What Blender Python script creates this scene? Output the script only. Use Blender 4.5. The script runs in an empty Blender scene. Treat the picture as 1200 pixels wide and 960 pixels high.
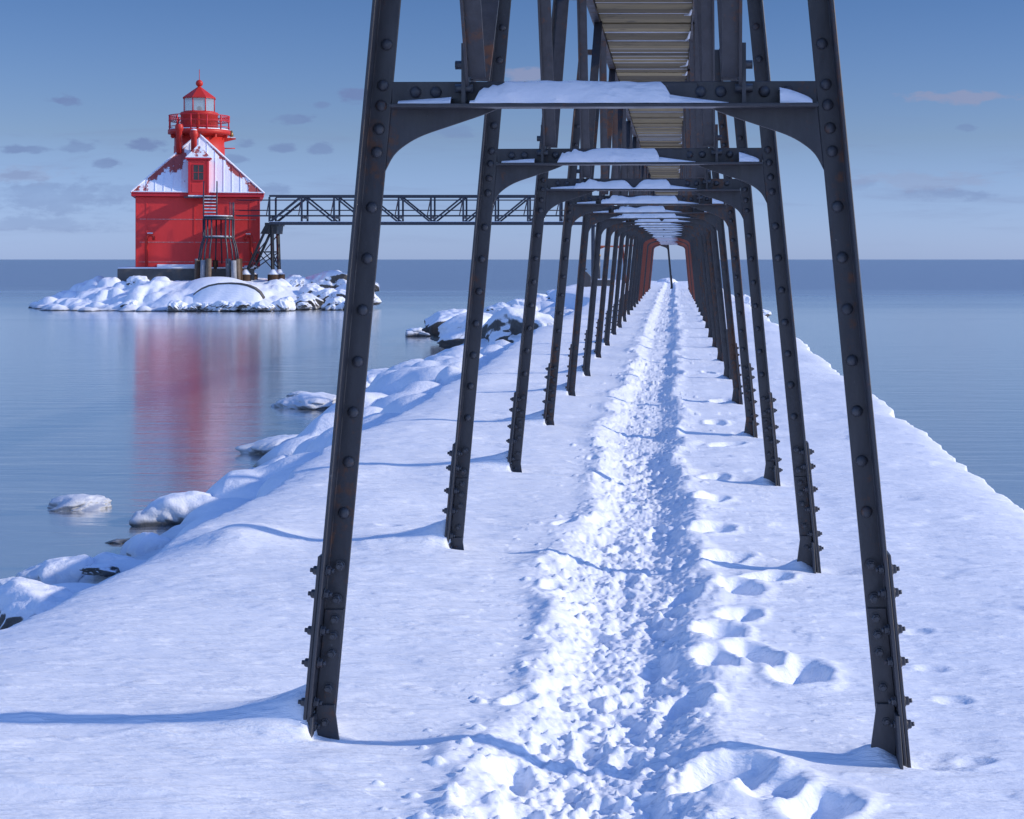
import bpy, bmesh, math, random
import numpy as np
from mathutils import Vector, Matrix

# ------------------------------------------------------------------ camera, sky, sun, exposure
sc = bpy.context.scene
COL = sc.collection
F = 2000.0            # focal length in photo pixels (photo is 1200 wide)
PX, PY = 790.0, 304.0  # principal point
EYE = 1.66
WATER = -1.32
cam = bpy.data.cameras.new("camera")
cam.sensor_width = 36.0
cam.lens = F / 1200.0 * 36.0
cam.shift_x = (600 - PX) / 1200.0
cam.shift_y = (PY - 480) / 1200.0
cam.clip_start = 0.05
cam.clip_end = 30000
camo = bpy.data.objects.new("camera", cam)
COL.objects.link(camo)
camo.location = (0, 0, EYE)
camo.rotation_euler = (math.radians(90), math.radians(0.0), 0)
sc.camera = camo

SUN_EL = math.radians(25)
SUN_B = math.radians(0)      # due right, square across the pier
S = Vector((math.cos(SUN_EL) * math.cos(SUN_B), -math.cos(SUN_EL) * math.sin(SUN_B), math.sin(SUN_EL)))
sun = bpy.data.lights.new("sun", 'SUN')
sun.energy = 2.1
sun.angle = math.radians(1.2)
sun.color = (1.0, 0.88, 0.72)
suno = bpy.data.objects.new("sun", sun)
COL.objects.link(suno)
suno.rotation_euler = (-S).to_track_quat('-Z', 'Y').to_euler()
suno.location = (40, -3, 30)

sc.view_settings.view_transform = 'Standard'
sc.view_settings.look = 'None'
sc.view_settings.gamma = 1.0
sc.view_settings.exposure = 0.75
sc.render.engine = 'CYCLES'
sc.cycles.use_denoising = True
sc.cycles.max_bounces = 6
sc.cycles.diffuse_bounces = 3
sc.cycles.glossy_bounces = 3
sc.cycles.transparent_max_bounces = 8

world = bpy.data.worlds.new("World")
sc.world = world
world.use_nodes = True


class NT:
    """tiny node-tree helper"""
    def __init__(self, tree):
        self.t = tree
        tree.nodes.clear()

    def n(self, typ, **kw):
        nd = self.t.nodes.new(typ)
        for k, v in kw.items():
            setattr(nd, k, v)
        return nd

    def link(self, a, b):
        self.t.links.new(a, b)

    def val(self, s, x):
        if hasattr(x, 'is_linked') or hasattr(x, 'links'):
            self.link(x, s)
        else:
            s.default_value = x

    def math(self, op, a, b=None, c=None, clamp=False):
        nd = self.n('ShaderNodeMath', operation=op)
        nd.use_clamp = clamp
        self.val(nd.inputs[0], a)
        if b is not None:
            self.val(nd.inputs[1], b)
        if c is not None:
            self.val(nd.inputs[2], c)
        return nd.outputs[0]

    def ramp(self, x, a, b, lo=0.0, hi=1.0):
        nd = self.n('ShaderNodeMapRange', interpolation_type='SMOOTHSTEP')
        self.val(nd.inputs[0], x)
        nd.inputs[1].default_value = a
        nd.inputs[2].default_value = b
        nd.inputs[3].default_value = lo
        nd.inputs[4].default_value = hi
        return nd.outputs[0]

    def mix(self, f, a, b, blend='MIX'):
        nd = self.n('ShaderNodeMix', data_type='RGBA', blend_type=blend)
        self.val(nd.inputs[0], f)
        for s, x in ((nd.inputs[6], a), (nd.inputs[7], b)):
            if isinstance(x, tuple):
                s.default_value = (*x, 1) if len(x) == 3 else x
            else:
                self.link(x, s)
        return nd.outputs[2]

    def noise(self, vec, scale, detail=4.0, rough=0.55, dist=0.0):
        nd = self.n('ShaderNodeTexNoise')
        if vec is not None:
            self.link(vec, nd.inputs['Vector'])
        nd.inputs['Scale'].default_value = scale
        nd.inputs['Detail'].default_value = detail
        nd.inputs['Roughness'].default_value = rough
        nd.inputs['Distortion'].default_value = dist
        return nd.outputs[0]

    def mapping(self, vec, scale=(1, 1, 1), loc=(0, 0, 0), rot=(0, 0, 0)):
        nd = self.n('ShaderNodeMapping')
        self.link(vec, nd.inputs[0])
        nd.inputs['Scale'].default_value = scale
        nd.inputs['Location'].default_value = loc
        nd.inputs['Rotation'].default_value = rot
        return nd.outputs[0]


def build_world():
    w = NT(world.node_tree)
    sky = w.n('ShaderNodeTexSky', sky_type='NISHITA')
    sky.sun_disc = False
    sky.sun_elevation = SUN_EL
    sky.sun_rotation = math.radians(90) + SUN_B
    sky.altitude = 200
    sky.air_density = 1.0
    sky.dust_density = 0.35
    sky.ozone_density = 4.0
    tc = w.n('ShaderNodeTexCoord')
    sep = w.n('ShaderNodeSeparateXYZ')
    w.link(tc.outputs['Generated'], sep.inputs[0])
    x, y, z = sep.outputs
    # winter air: cooler and deeper overhead than the model's horizon glow
    tint = w.n('ShaderNodeValToRGB')
    cr = tint.color_ramp
    cr.elements[0].position = 0.0
    cr.elements[0].color = SKY_TINT[0]
    cr.elements[1].position = 0.6
    cr.elements[1].color = SKY_TINT[3]
    e = cr.elements.new(0.07)
    e.color = SKY_TINT[1]
    e = cr.elements.new(0.16)
    e.color = SKY_TINT[2]
    e = cr.elements.new(0.215)        # unseen pale band added above the frame to brighten the water's reflection
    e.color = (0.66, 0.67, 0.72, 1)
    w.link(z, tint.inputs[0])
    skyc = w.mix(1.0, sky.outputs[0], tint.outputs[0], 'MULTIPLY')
    # added fill: unseen sky behind the camera brightened to lift faces turned its way
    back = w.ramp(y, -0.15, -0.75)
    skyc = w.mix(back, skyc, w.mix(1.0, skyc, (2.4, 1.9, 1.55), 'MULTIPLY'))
    # clouds: small flat winter cumulus low over the lake, placed by direction
    ys = w.math('MAXIMUM', y, 0.05)
    ax = w.math('DIVIDE', x, ys)
    el = w.math('DIVIDE', z, ys)
    comb = w.n('ShaderNodeCombineXYZ')
    w.link(w.math('MULTIPLY', ax, 60.0), comb.inputs[0])
    w.link(w.math('MULTIPLY', el, 150.0), comb.inputs[1])
    nz = w.noise(comb.outputs[0], 1.0, 5, 0.6)
    nz2 = w.noise(comb.outputs[0], 0.45, 4, 0.6)
    wob = w.math('MULTIPLY', w.math('SUBTRACT', nz, 0.5), 2.6)
    front = w.ramp(y, 0.3, 0.5)

    def cloud(px, py, wx, wy, s):
        cx, ce = (px - PX) / F, (PY - py) / F
        dx = w.math('DIVIDE', w.math('SUBTRACT', ax, cx), wx / F)
        dz = w.math('DIVIDE', w.math('SUBTRACT', el, ce), wy / F)
        d = w.math('SQRT', w.math('ADD', w.math('MULTIPLY', dx, dx), w.math('MULTIPLY', dz, dz)))
        d = w.math('ADD', d, wob)
        return w.ramp(d, 1.0, 0.35, 0.0, s)

    def acc(lst):
        a = None
        for c in lst:
            m = cloud(*c)
            a = m if a is None else w.math('MAXIMUM', a, m)
        return w.math('MULTIPLY', a, front)
    dark = acc([(77, 118, 24, 8, .8), (20, 175, 38, 6, .7), (90, 171, 24, 9, .6), (170, 171, 30, 9, .75), (122, 192, 20, 8, .65),
                (345, 141, 27, 8, .7), (418, 111, 24, 11, .85), (376, 123, 12, 5, .5), (332, 173, 20, 8, .6), (293, 168, 20, 6, .5),
                (378, 174, 18, 7, .55), (275, 187, 18, 6, .5), (60, 232, 120, 26, .38), (150, 226, 70, 12, .3), (40, 262, 120, 12, .3), (320, 221, 40, 9, .45),
                (1135, 150, 18, 5, .45), (1110, 228, 60, 10, .35), (1010, 216, 40, 8, .25), (530, 155, 30, 10, .35), (25, 205, 30, 8, .4)])
    lite = acc([(1128, 114, 78, 9, .6), (620, 90, 30, 14, .6), (1080, 212, 110, 14, .25), (30, 205, 60, 12, .25)])
    cw_ = w.n('ShaderNodeCombineXYZ')
    w.link(w.math('MULTIPLY', ax, 9.0), cw_.inputs[0])
    w.link(w.math('MULTIPLY', el, 85.0), cw_.inputs[1])
    wisp = w.ramp(w.noise(cw_.outputs[0], 1.0, 6, 0.62, 0.6), 0.48, 0.78, 0.0, 0.38)
    wisp = w.math('MULTIPLY', w.math('MULTIPLY', wisp, front), w.math('MULTIPLY', w.ramp(el, 0.004, 0.02), w.ramp(el, 0.11, 0.05)))
    skyc = w.mix(wisp, skyc, (1.0, 1.25, 2.2))
    c1 = w.mix(w.math('MULTIPLY', dark, w.ramp(nz2, 0.2, 0.6, 0.5, 1.0)), skyc, CLOUD_DARK)
    c2 = w.mix(lite, c1, CLOUD_LITE)
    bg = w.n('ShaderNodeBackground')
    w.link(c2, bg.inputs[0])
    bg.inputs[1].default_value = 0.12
    out = w.n('ShaderNodeOutputWorld')
    w.link(bg.outputs[0], out.inputs[0])


SKY_TINT = [(0.40, 0.525, 1.06, 1), (0.345, 0.375, 0.54, 1), (0.235, 0.30, 0.445, 1), (0.60, 0.78, 1.15, 1)]
CLOUD_DARK = (0.80, 1.15, 2.25)
CLOUD_LITE = (1.55, 1.62, 2.4)
build_world()

# ------------------------------------------------------------------ helpers
rnd = random.Random(7)


def W(px, py, Z):
    """photo pixel at a depth -> world point"""
    return Vector(((px - PX) * Z / F, Z, EYE - (py - PY) * Z / F))


def tag(o, label=None, cat=None, group=None, kind=None):
    if label:
        o["label"] = label
    if cat:
        o["category"] = cat
    if group:
        o["group"] = group
    if kind:
        o["kind"] = kind
    return o


def empty(name, loc, rz=0.0):
    o = bpy.data.objects.new(name, None)
    o.empty_display_size = 0.3
    COL.objects.link(o)
    o.location = loc
    o.rotation_euler = (0, 0, rz)
    return o


class MB:
    """collects shapes and links them as ONE mesh object"""
    def __init__(self):
        self.v, self.f, self.s = [], [], []

    def add(self, vs, fs, smooth=False):
        o = len(self.v)
        self.v += [tuple(p) for p in vs]
        self.f += [tuple(i + o for i in q) for q in fs]
        self.s += [smooth] * len(fs)
        return self

    def box(self, c, d, m=None):
        x, y, z = d[0] / 2, d[1] / 2, d[2] / 2
        vs = [Vector((sx * x, sy * y, sz * z)) for sx in (-1, 1) for sy in (-1, 1) for sz in (-1, 1)]
        c = Vector(c)
        vs = [(m @ p if m else p) + c for p in vs]
        return self.add(vs, [(0, 1, 3, 2), (4, 6, 7, 5), (0, 4, 5, 1), (2, 3, 7, 6), (0, 2, 6, 4), (1, 5, 7, 3)])

    def bar(self, p0, p1, w, t, up=(0, 0, 1)):
        """rectangular bar; w across (perpendicular to up), t along up"""
        p0, p1 = Vector(p0), Vector(p1)
        d = p1 - p0
        L = d.length
        d = d / L
        up = Vector(up)
        a = d.cross(up)
        if a.length < 1e-4:
            a = d.cross(Vector((0, 1, 0)))
        a.normalize()
        b = a.cross(d).normalized()
        m = Matrix((a, d, b)).transposed()
        return self.box((p0 + p1) / 2, (w, L, t), m)

    def sweep(self, poly, p0, p1):
        """horizontal polygon (x,y) swept from p0 to p1"""
        n = len(poly)
        vs = [Vector((x, y, 0)) + Vector(p0) for x, y in poly] + [Vector((x, y, 0)) + Vector(p1) for x, y in poly]
        fs = [(i, (i + 1) % n, n + (i + 1) % n, n + i) for i in range(n)]
        fs += [tuple(range(n))[::-1], tuple(range(n, 2 * n))]
        return self.add(vs, fs)

    def plate(self, poly, y0, y1):
        """polygon in XZ extruded along Y"""
        n = len(poly)
        vs = [(x, y0, z) for x, z in poly] + [(x, y1, z) for x, z in poly]
        fs = [(i, (i + 1) % n, n + (i + 1) % n, n + i) for i in range(n)]
        fs += [tuple(range(n))[::-1], tuple(range(n, 2 * n))]
        return self.add(vs, fs)

    def tube(self, pts, r, n=10, caps=True):
        pts = [Vector(p) for p in pts]
        rs = r if isinstance(r, (list, tuple)) else [r] * len(pts)
        vs, fs = [], []
        for i, p in enumerate(pts):
            d = (pts[min(i + 1, len(pts) - 1)] - pts[max(i - 1, 0)]).normalized()
            a = d.cross(Vector((0, 1, 0)))
            if a.length < 0.2:
                a = d.cross(Vector((1, 0, 0)))
            a.normalize()
            b = d.cross(a)
            for k in range(n):
                t = 2 * math.pi * k / n
                vs.append(p + (a * math.cos(t) + b * math.sin(t)) * rs[i])
        for i in range(len(pts) - 1):
            for k in range(n):
                k2 = (k + 1) % n
                fs.append((i * n + k, i * n + k2, (i + 1) * n + k2, (i + 1) * n + k))
        self.add(vs, fs, True)
        if caps:
            o = len(self.v) - len(vs)
            self.f += [tuple(range(o, o + n))[::-1], tuple(range(o + (len(pts) - 1) * n, o + len(pts) * n))]
            self.s += [False, False]
        return self

    def lathe(self, prof, n, c=(0, 0, 0), smooth=True, rot=0.0):
        vs, fs = [], []
        for r, z in prof:
            for k in range(n):
                t = 2 * math.pi * k / n + rot
                vs.append((c[0] + r * math.cos(t), c[1] + r * math.sin(t), c[2] + z))
        m = len(prof)
        for i in range(m - 1):
            for k in range(n):
                k2 = (k + 1) % n
                fs.append((i * n + k, i * n + k2, (i + 1) * n + k2, (i + 1) * n + k))
        self.add(vs, fs, smooth)
        o = len(self.v) - len(vs)
        self.f += [tuple(range(o, o + n))[::-1], tuple(range(o + (m - 1) * n, o + m * n))]
        self.s += [False, False]
        return self

    def mesh(self, name, mat, bevel=0.0):
        me = bpy.data.meshes.new(name)
        me.from_pydata(self.v, [], self.f)
        me.polygons.foreach_set('use_smooth', self.s)
        bm = bmesh.new()
        bm.from_mesh(me)
        bmesh.ops.recalc_face_normals(bm, faces=bm.faces)
        if bevel:
            es = [e for e in bm.edges if e.is_manifold and e.calc_face_angle(0) > 0.6]
            bmesh.ops.bevel(bm, geom=es, offset=bevel, segments=1, affect='EDGES', clamp_overlap=True)
        bm.to_mesh(me)
        bm.free()
        me.materials.append(mat)
        return me

    def build(self, name, mat, parent=None, bevel=0.0):
        o = bpy.data.objects.new(name, self.mesh(name, mat, bevel))
        COL.objects.link(o)
        if parent:
            o.parent = parent
        return o


def put(name, me, parent=None, loc=(0, 0, 0), rot=(0, 0, 0), scale=(1, 1, 1)):
    o = bpy.data.objects.new(name, me)
    COL.objects.link(o)
    o.parent = parent
    o.location = loc
    o.rotation_euler = rot
    o.scale = scale
    return o


# numpy value noise -------------------------------------------------
def _hash(ix, iy, seed):
    h = (ix.astype(np.int64) * 374761393 + iy.astype(np.int64) * 668265263 + seed * 974711) & 0x7fffffff
    h = ((h ^ (h >> 13)) * 1274126177) & 0x7fffffff
    h = h ^ (h >> 16)
    return (h & 0xffff) / 65535.0


def vnoise(x, y, seed=0):
    ix, iy = np.floor(x), np.floor(y)
    fx, fy = x - ix, y - iy
    fx = fx * fx * fx * (fx * (fx * 6 - 15) + 10)
    fy = fy * fy * fy * (fy * (fy * 6 - 15) + 10)
    a, b = _hash(ix, iy, seed), _hash(ix + 1, iy, seed)
    c, d = _hash(ix, iy + 1, seed), _hash(ix + 1, iy + 1, seed)
    return (a + (b - a) * fx) * (1 - fy) + (c + (d - c) * fx) * fy - 0.5


def fbm(x, y, oct=4, seed=0, gain=0.5):
    s, a = 0, 1.0
    for i in range(oct):
        s = s + a * vnoise(x * 2 ** i + 13.7 * i, y * 2 ** i - 7.1 * i, seed + i)
        a *= gain
    return s


def sstep(a, b, x):
    t = np.clip((x - a) / (b - a), 0, 1)
    return t * t * (3 - 2 * t)


def grid_mesh(name, X, Y, Z, mat):
    """X,Y,Z arrays (rows, cols)"""
    r, c = X.shape
    co = np.stack([X, Y, Z], -1).astype(np.float32).reshape(-1)
    idx = np.arange(r * c).reshape(r, c)
    q = np.stack([idx[:-1, :-1], idx[:-1, 1:], idx[1:, 1:], idx[1:, :-1]], -1).reshape(-1).astype(np.int32)
    nf = (r - 1) * (c - 1)
    me = bpy.data.meshes.new(name)
    me.vertices.add(r * c)
    me.vertices.foreach_set('co', co)
    me.loops.add(nf * 4)
    me.loops.foreach_set('vertex_index', q)
    me.polygons.add(nf)
    me.polygons.foreach_set('loop_start', np.arange(nf, dtype=np.int32) * 4)
    me.polygons.foreach_set('use_smooth', np.ones(nf, dtype=bool))
    me.update(calc_edges=True)
    me.materials.append(mat)
    o = bpy.data.objects.new(name, me)
    COL.objects.link(o)
    return o


# ------------------------------------------------------------------ materials
def new_mat(name):
    m = bpy.data.materials.new(name)
    m.use_nodes = True
    t = NT(m.node_tree)
    b = t.n('ShaderNodeBsdfPrincipled')
    o = t.n('ShaderNodeOutputMaterial')
    t.link(b.outputs[0], o.inputs[0])
    return m, t, b


def setc(t, b, c):
    if isinstance(c, tuple):
        b.inputs['Base Color'].default_value = (*c, 1)
    else:
        t.link(c, b.inputs['Base Color'])


def bump(t, b, h, strength, dist, prev=None):
    nd = t.n('ShaderNodeBump')
    nd.inputs['Strength'].default_value = strength
    nd.inputs['Distance'].default_value = dist
    t.link(h, nd.inputs['Height'])
    if prev is not None:
        t.link(prev, nd.inputs['Normal'])
    t.link(nd.outputs[0], b.inputs['Normal'])
    return nd.outputs[0]


SNOW = (0.80, 0.85, 0.95)


def mat_snow():
    m, t, b = new_mat("snow")
    p = t.n('ShaderNodeNewGeometry').outputs['Position']
    n1 = t.noise(p, 1.3, 4)
    setc(t, b, t.mix(n1, (0.77, 0.83, 0.95), (0.84, 0.88, 0.96)))
    b.inputs['Roughness'].default_value = 0.6
    b.inputs['Specular IOR Level'].default_value = 0.25
    streak = t.noise(t.mapping(p, (3.2, 15.0, 8.0)), 1.0, 4, 0.6)
    nb = bump(t, b, t.ramp(streak, 0.42, 0.72), 0.55, 0.013)
    grain = t.noise(t.mapping(p, (22, 40, 30)), 1.0, 3, 0.6)
    nb = bump(t, b, grain, 0.40, 0.010, nb)
    fine = t.noise(p, 150.0, 2, 0.6)
    bump(t, b, fine, 0.25, 0.003, nb)
    return m


def mat_snowrock(name, rock=(0.10, 0.095, 0.09), lo=0.15, hi=0.42, seed=0.0, wetk=1.0):
    """rock with snow lying where it faces up, wet and icy at the waterline"""
    m, t, b = new_mat(name)
    g = t.n('ShaderNodeNewGeometry')
    p = g.outputs['Position']
    sp = t.n('ShaderNodeSeparateXYZ')
    t.link(p, sp.inputs[0])
    sn = t.n('ShaderNodeSeparateXYZ')
    t.link(g.outputs['Normal'], sn.inputs[0])
    n1 = t.noise(t.mapping(p, loc=(seed, 0, 0)), 2.6, 5, 0.6)
    n2 = t.noise(p, 14.0, 4, 0.6)
    up = t.math('ADD', sn.outputs[2], t.math('MULTIPLY', t.math('SUBTRACT', n1, 0.5), 0.75))
    up = t.math('ADD', up, t.math('MULTIPLY', t.math('SUBTRACT', n2, 0.5), 0.25))
    k = t.ramp(up, lo, hi)
    rk = t.mix(n2, tuple(c * 0.55 for c in rock), tuple(min(1, c * 1.5) for c in rock))
    c = t.mix(k, rk, (0.80, 0.85, 0.95))
    # splash ice above the waterline, dark wet line in it
    zz = t.math('ADD', sp.outputs[2], t.math('MULTIPLY', t.math('SUBTRACT', n1, 0.5), 0.16))
    icek = t.ramp(zz, WATER + 0.30, WATER + 0.10, 0.0, 0.55)
    c = t.mix(icek, c, (0.42, 0.45, 0.50))
    wet = t.ramp(zz, WATER + 0.10, WATER + 0.02, 0.0, wetk)
    c = t.mix(wet, c, (0.06, 0.065, 0.07))
    setc(t, b, c)
    t.link(t.ramp(wet, 0, 1, 0.6, 0.25), b.inputs['Roughness'])
    b.inputs['Specular IOR Level'].default_value = 0.3
    nb = bump(t, b, t.noise(p, 5.0, 5, 0.6), 0.35, 0.10)
    bump(t, b, t.noise(p, 45.0, 3, 0.6), 0.4, 0.012, nb)
    return m


def mat_steel(name, rust=0.25, base=(0.036, 0.038, 0.047), red=False):
    m, t, b = new_mat(name)
    tc = t.n('ShaderNodeTexCoord').outputs['Object']
    oi = t.n('ShaderNodeObjectInfo')
    off = t.n('ShaderNodeCombineXYZ')
    t.link(t.math('MULTIPLY', oi.outputs['Random'], 40.0), off.inputs[1])
    va = t.n('ShaderNodeVectorMath', operation='ADD')
    t.link(tc, va.inputs[0])
    t.link(off.outputs[0], va.inputs[1])
    v = va.outputs[0]
    n1 = t.noise(t.mapping(v, (6, 6, 1.6)), 1.0, 6, 0.65)
    n2 = t.noise(v, 26.0, 5, 0.65)
    n3 = t.noise(t.mapping(v, (30, 30, 5)), 1.0, 4, 0.6)
    dark = t.mix(n3, tuple(c * 0.6 for c in base), tuple(c * 1.7 for c in base))
    rc = t.mix(n2, (0.055, 0.026, 0.016), (0.15, 0.065, 0.035)) if not red else t.mix(n2, (0.16, 0.035, 0.022), (0.42, 0.10, 0.06))
    k = t.math('MULTIPLY', t.ramp(t.math('ADD', n1, t.math('MULTIPLY', t.math('SUBTRACT', n2, 0.5), 0.5)), 0.66 - rust * 0.5, 0.80 - rust * 0.5), 0.9)
    c = t.mix(k, dark, rc)
    worn = t.ramp(t.noise(v, 60.0, 3, 0.6), 0.70, 0.78, 0, 0.6)
    c = t.mix(worn, c, (0.14, 0.14, 0.15))
    setc(t, b, c)
    t.link(t.ramp(n1, 0.3, 0.7, 0.32, 0.6), b.inputs['Roughness'])
    b.inputs['Specular IOR Level'].default_value = 0.55
    bump(t, b, n2, 0.25, 0.006)
    return m


def mat_paint(name, col, wear=0.2, wcol=(0.55, 0.45, 0.45), rough=0.45):
    m, t, b = new_mat(name)
    v = t.n('ShaderNodeTexCoord').outputs['Object']
    n1 = t.noise(t.mapping(v, (1.6, 1.6, 0.5)), 1.0, 5, 0.6)
    n2 = t.noise(t.mapping(v, (7, 7, 2.0)), 1.0, 5, 0.7)
    c = t.mix(n1, tuple(x * 0.80 for x in col), tuple(min(1, x * 1.15) for x in col))
    k = t.ramp(n2, 0.72 - wear * 0.25, 0.82 - wear * 0.25, 0, 0.55)
    c = t.mix(k, c, tuple(a * 0.72 + bb * 0.28 for a, bb in zip(col, wcol)))
    setc(t, b, c)
    b.inputs['Roughness'].default_value = rough
    b.inputs['Specular IOR Level'].default_value = 0.3
    bump(t, b, n2, 0.2, 0.01)
    return m


def mat_plain(name, col, rough=0.6, var=0.25, scale=6.0, spec=0.3, metal=0.0):
    m, t, b = new_mat(name)
    v = t.n('ShaderNodeTexCoord').outputs['Object']
    n = t.noise(v, scale, 5, 0.6)
    setc(t, b, t.mix(n, tuple(x * (1 - var) for x in col), tuple(min(1, x * (1 + var)) for x in col)))
    b.inputs['Roughness'].default_value = rough
    b.inputs['Specular IOR Level'].default_value = spec
    b.inputs['Metallic'].default_value = metal
    bump(t, b, n, 0.3, 0.02)
    return m


def mat_wood():
    m, t, b = new_mat("deck_wood")
    v = t.n('ShaderNodeTexCoord').outputs['Object']
    sp = t.n('ShaderNodeSeparateXYZ')
    t.link(v, sp.inputs[0])
    plank = t.math('FLOOR', t.math('DIVIDE', sp.outputs[1], PLANK))
    wn = t.n('ShaderNodeTexWhiteNoise', noise_dimensions='1D')
    t.link(plank, wn.inputs['W'])
    off = t.n('ShaderNodeCombineXYZ')
    t.link(t.math('MULTIPLY', wn.outputs[0], 37.0), off.inputs[0])
    t.link(t.math('MULTIPLY', wn.outputs[0], 11.0), off.inputs[2])
    va = t.n('ShaderNodeVectorMath', operation='ADD')
    t.link(v, va.inputs[0])
    t.link(off.outputs[0], va.inputs[1])
    g = t.noise(t.mapping(va.outputs[0], (2.2, 14.0, 6.0)), 1.0, 6, 0.65, 0.8)
    k = t.noise(va.outputs[0], 5.0, 3, 0.6)
    c = t.mix(g, (0.07, 0.054, 0.026), (0.50, 0.41, 0.245))
    c = t.mix(t.ramp(k, 0.58, 0.7, 0, 0.55), c, (0.07, 0.055, 0.035))
    tone = t.mix(wn.outputs[0], (0.30, 0.29, 0.27), (1.3, 1.25, 1.12))
    c = t.mix(1.0, c, tone, 'MULTIPLY')
    setc(t, b, c)
    b.inputs['Roughness'].default_value = 0.8
    bump(t, b, g, 0.5, 0.02)
    return m


def mat_water():
    m, t, b = new_mat("lake_water")
    p = t.n('ShaderNodeNewGeometry').outputs['Position']
    sp = t.n('ShaderNodeSeparateXYZ')
    t.link(p, sp.inputs[0])
    big = t.noise(t.mapping(p, (0.004, 0.035, 1)), 1.0, 4, 0.55)
    yy = t.math('ADD', sp.outputs[1], t.math('MULTIPLY', t.math('SUBTRACT', big, 0.5), 110.0))
    ruff = t.ramp(yy, 80.0, 190.0)            # wind-ruffled water beyond the calm lee of the pier
    patch = t.ramp(t.noise(t.mapping(p, (0.02, 0.16, 1)), 1.0, 4, 0.6), 0.55, 0.75, 0.0, 0.25)
    setc(t, b, t.mix(ruff, (0.26, 0.28, 0.32), (0.13, 0.14, 0.175)))
    b.inputs['IOR'].default_value = 2.2
    b.inputs['Coat Weight'].default_value = 1.0
    b.inputs['Coat IOR'].default_value = 1.9
    t.link(t.ramp(ruff, 0, 1, 0.14, 0.34), b.inputs['Coat Roughness'])
    b.inputs['Specular IOR Level'].default_value = 0.5
    t.link(t.math('ADD', t.ramp(ruff, 0, 1, 0.16, 0.34), t.math('MULTIPLY', patch, 0.15)), b.inputs['Roughness'])
    w1 = t.noise(t.mapping(p, (0.55, 2.4, 1)), 1.0, 3, 0.55)
    w2 = t.noise(t.mapping(p, (2.0, 7.0, 1)), 1.0, 3, 0.6)
    h = t.math('ADD', t.math('MULTIPLY', w1, 0.10), t.math('MULTIPLY', w2, 0.022))
    amp = t.math('ADD', t.ramp(ruff, 0, 1, 0.11, 1.3), t.math('MULTIPLY', patch, 0.6))
    w3 = t.noise(t.mapping(p, (0.10, 0.45, 1)), 1.0, 4, 0.6)
    h2 = t.math('MULTIPLY', w3, 0.35)
    h = t.math('MULTIPLY', t.math('ADD', h, t.math('MULTIPLY', h2, ruff)), amp)
    nb = bump(t, b, h, 1.0, 1.0)
    t.link(nb, b.inputs['Coat Normal'])
    return m


def mat_roof():
    """red standing-seam roof under patchy snow"""
    m, t, b = new_mat("snowy_red_roof")
    v = t.n('ShaderNodeTexCoord').outputs['Object']
    sp = t.n('ShaderNodeSeparateXYZ')
    t.link(v, sp.inputs[0])
    u, vv, w = sp.outputs
    half = t.math('MULTIPLY', t.math('SUBTRACT', 8.55, w), 4.0 / 3.85)
    r = t.math('DIVIDE', t.math('ABSOLUTE', u), t.math('MAXIMUM', half, 0.2))
    n = t.noise(t.mapping(v, (1.7, 0.8, 0.8)), 1.0, 5, 0.65)
    n2 = t.noise(v, 6.0, 4, 0.6)
    k = t.math('ADD', t.math('MULTIPLY', t.math('SUBTRACT', n, 0.5), 1.1), t.math('MULTIPLY', t.math('SUBTRACT', n2, 0.5), 0.35))
    k = t.math('ADD', k, t.ramp(r, 0.66, 0.92, 0.0, 0.30))
    dx = t.math('SUBTRACT', u, -1.2)
    under = t.math('MULTIPLY', t.ramp(t.math('ABSOLUTE', dx), 0.75, 0.1, 0.0, 0.42), t.ramp(t.math('ABSOLUTE', t.math('SUBTRACT', w, 6.6)), 1.1, 0.3))
    k = t.math('ADD', k, under)
    dx2 = t.math('SUBTRACT', u, 0.15)
    k = t.math('ADD', k, t.math('MULTIPLY', t.ramp(t.math('ABSOLUTE', dx2), 0.9, 0.2, 0.0, 0.22), t.ramp(w, 7.0, 6.8, 1.0, 0.4)))
    k = t.math('ADD', k, t.ramp(w, 7.2, 8.2, 0.0, -0.2))
    red = t.ramp(k, 0.20, 0.27)
    rc = t.mix(n2, (0.30, 0.05, 0.05), (0.44, 0.10, 0.09))
    c = t.mix(red, (0.80, 0.84, 0.95), rc)
    setc(t, b, c)
    b.inputs['Roughness'].default_value = 0.6
    bump(t, b, t.math('SUBTRACT', n2, t.math('MULTIPLY', red, 0.8)), 0.5, 0.05)
    return m


def mat_glass(name, tint=(0.8, 0.85, 0.85), refl=0.25, alpha=0.75):
    m = bpy.data.materials.new(name)
    m.use_nodes = True
    t = NT(m.node_tree)
    tr = t.n('ShaderNodeBsdfTransparent')
    tr.inputs[0].default_value = (*tint, 1)
    gl = t.n('ShaderNodeBsdfGlossy')
    gl.inputs['Roughness'].default_value = 0.05
    gl.inputs['Color'].default_value = (0.9, 0.95, 1, 1)
    df = t.n('ShaderNodeBsdfDiffuse')
    df.inputs[0].default_value = (0.62, 0.66, 0.66, 1)
    m1 = t.n('ShaderNodeMixShader')
    m1.inputs[0].default_value = refl
    t.link(tr.outputs[0], m1.inputs[1])
    t.link(gl.outputs[0], m1.inputs[2])
    m2 = t.n('ShaderNodeMixShader')
    m2.inputs[0].default_value = 1 - alpha
    t.link(m1.outputs[0], m2.inputs[1])
    t.link(df.outputs[0], m2.inputs[2])
    o = t.n('ShaderNodeOutputMaterial')
    t.link(m2.outputs[0], o.inputs[0])
    return m


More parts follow.
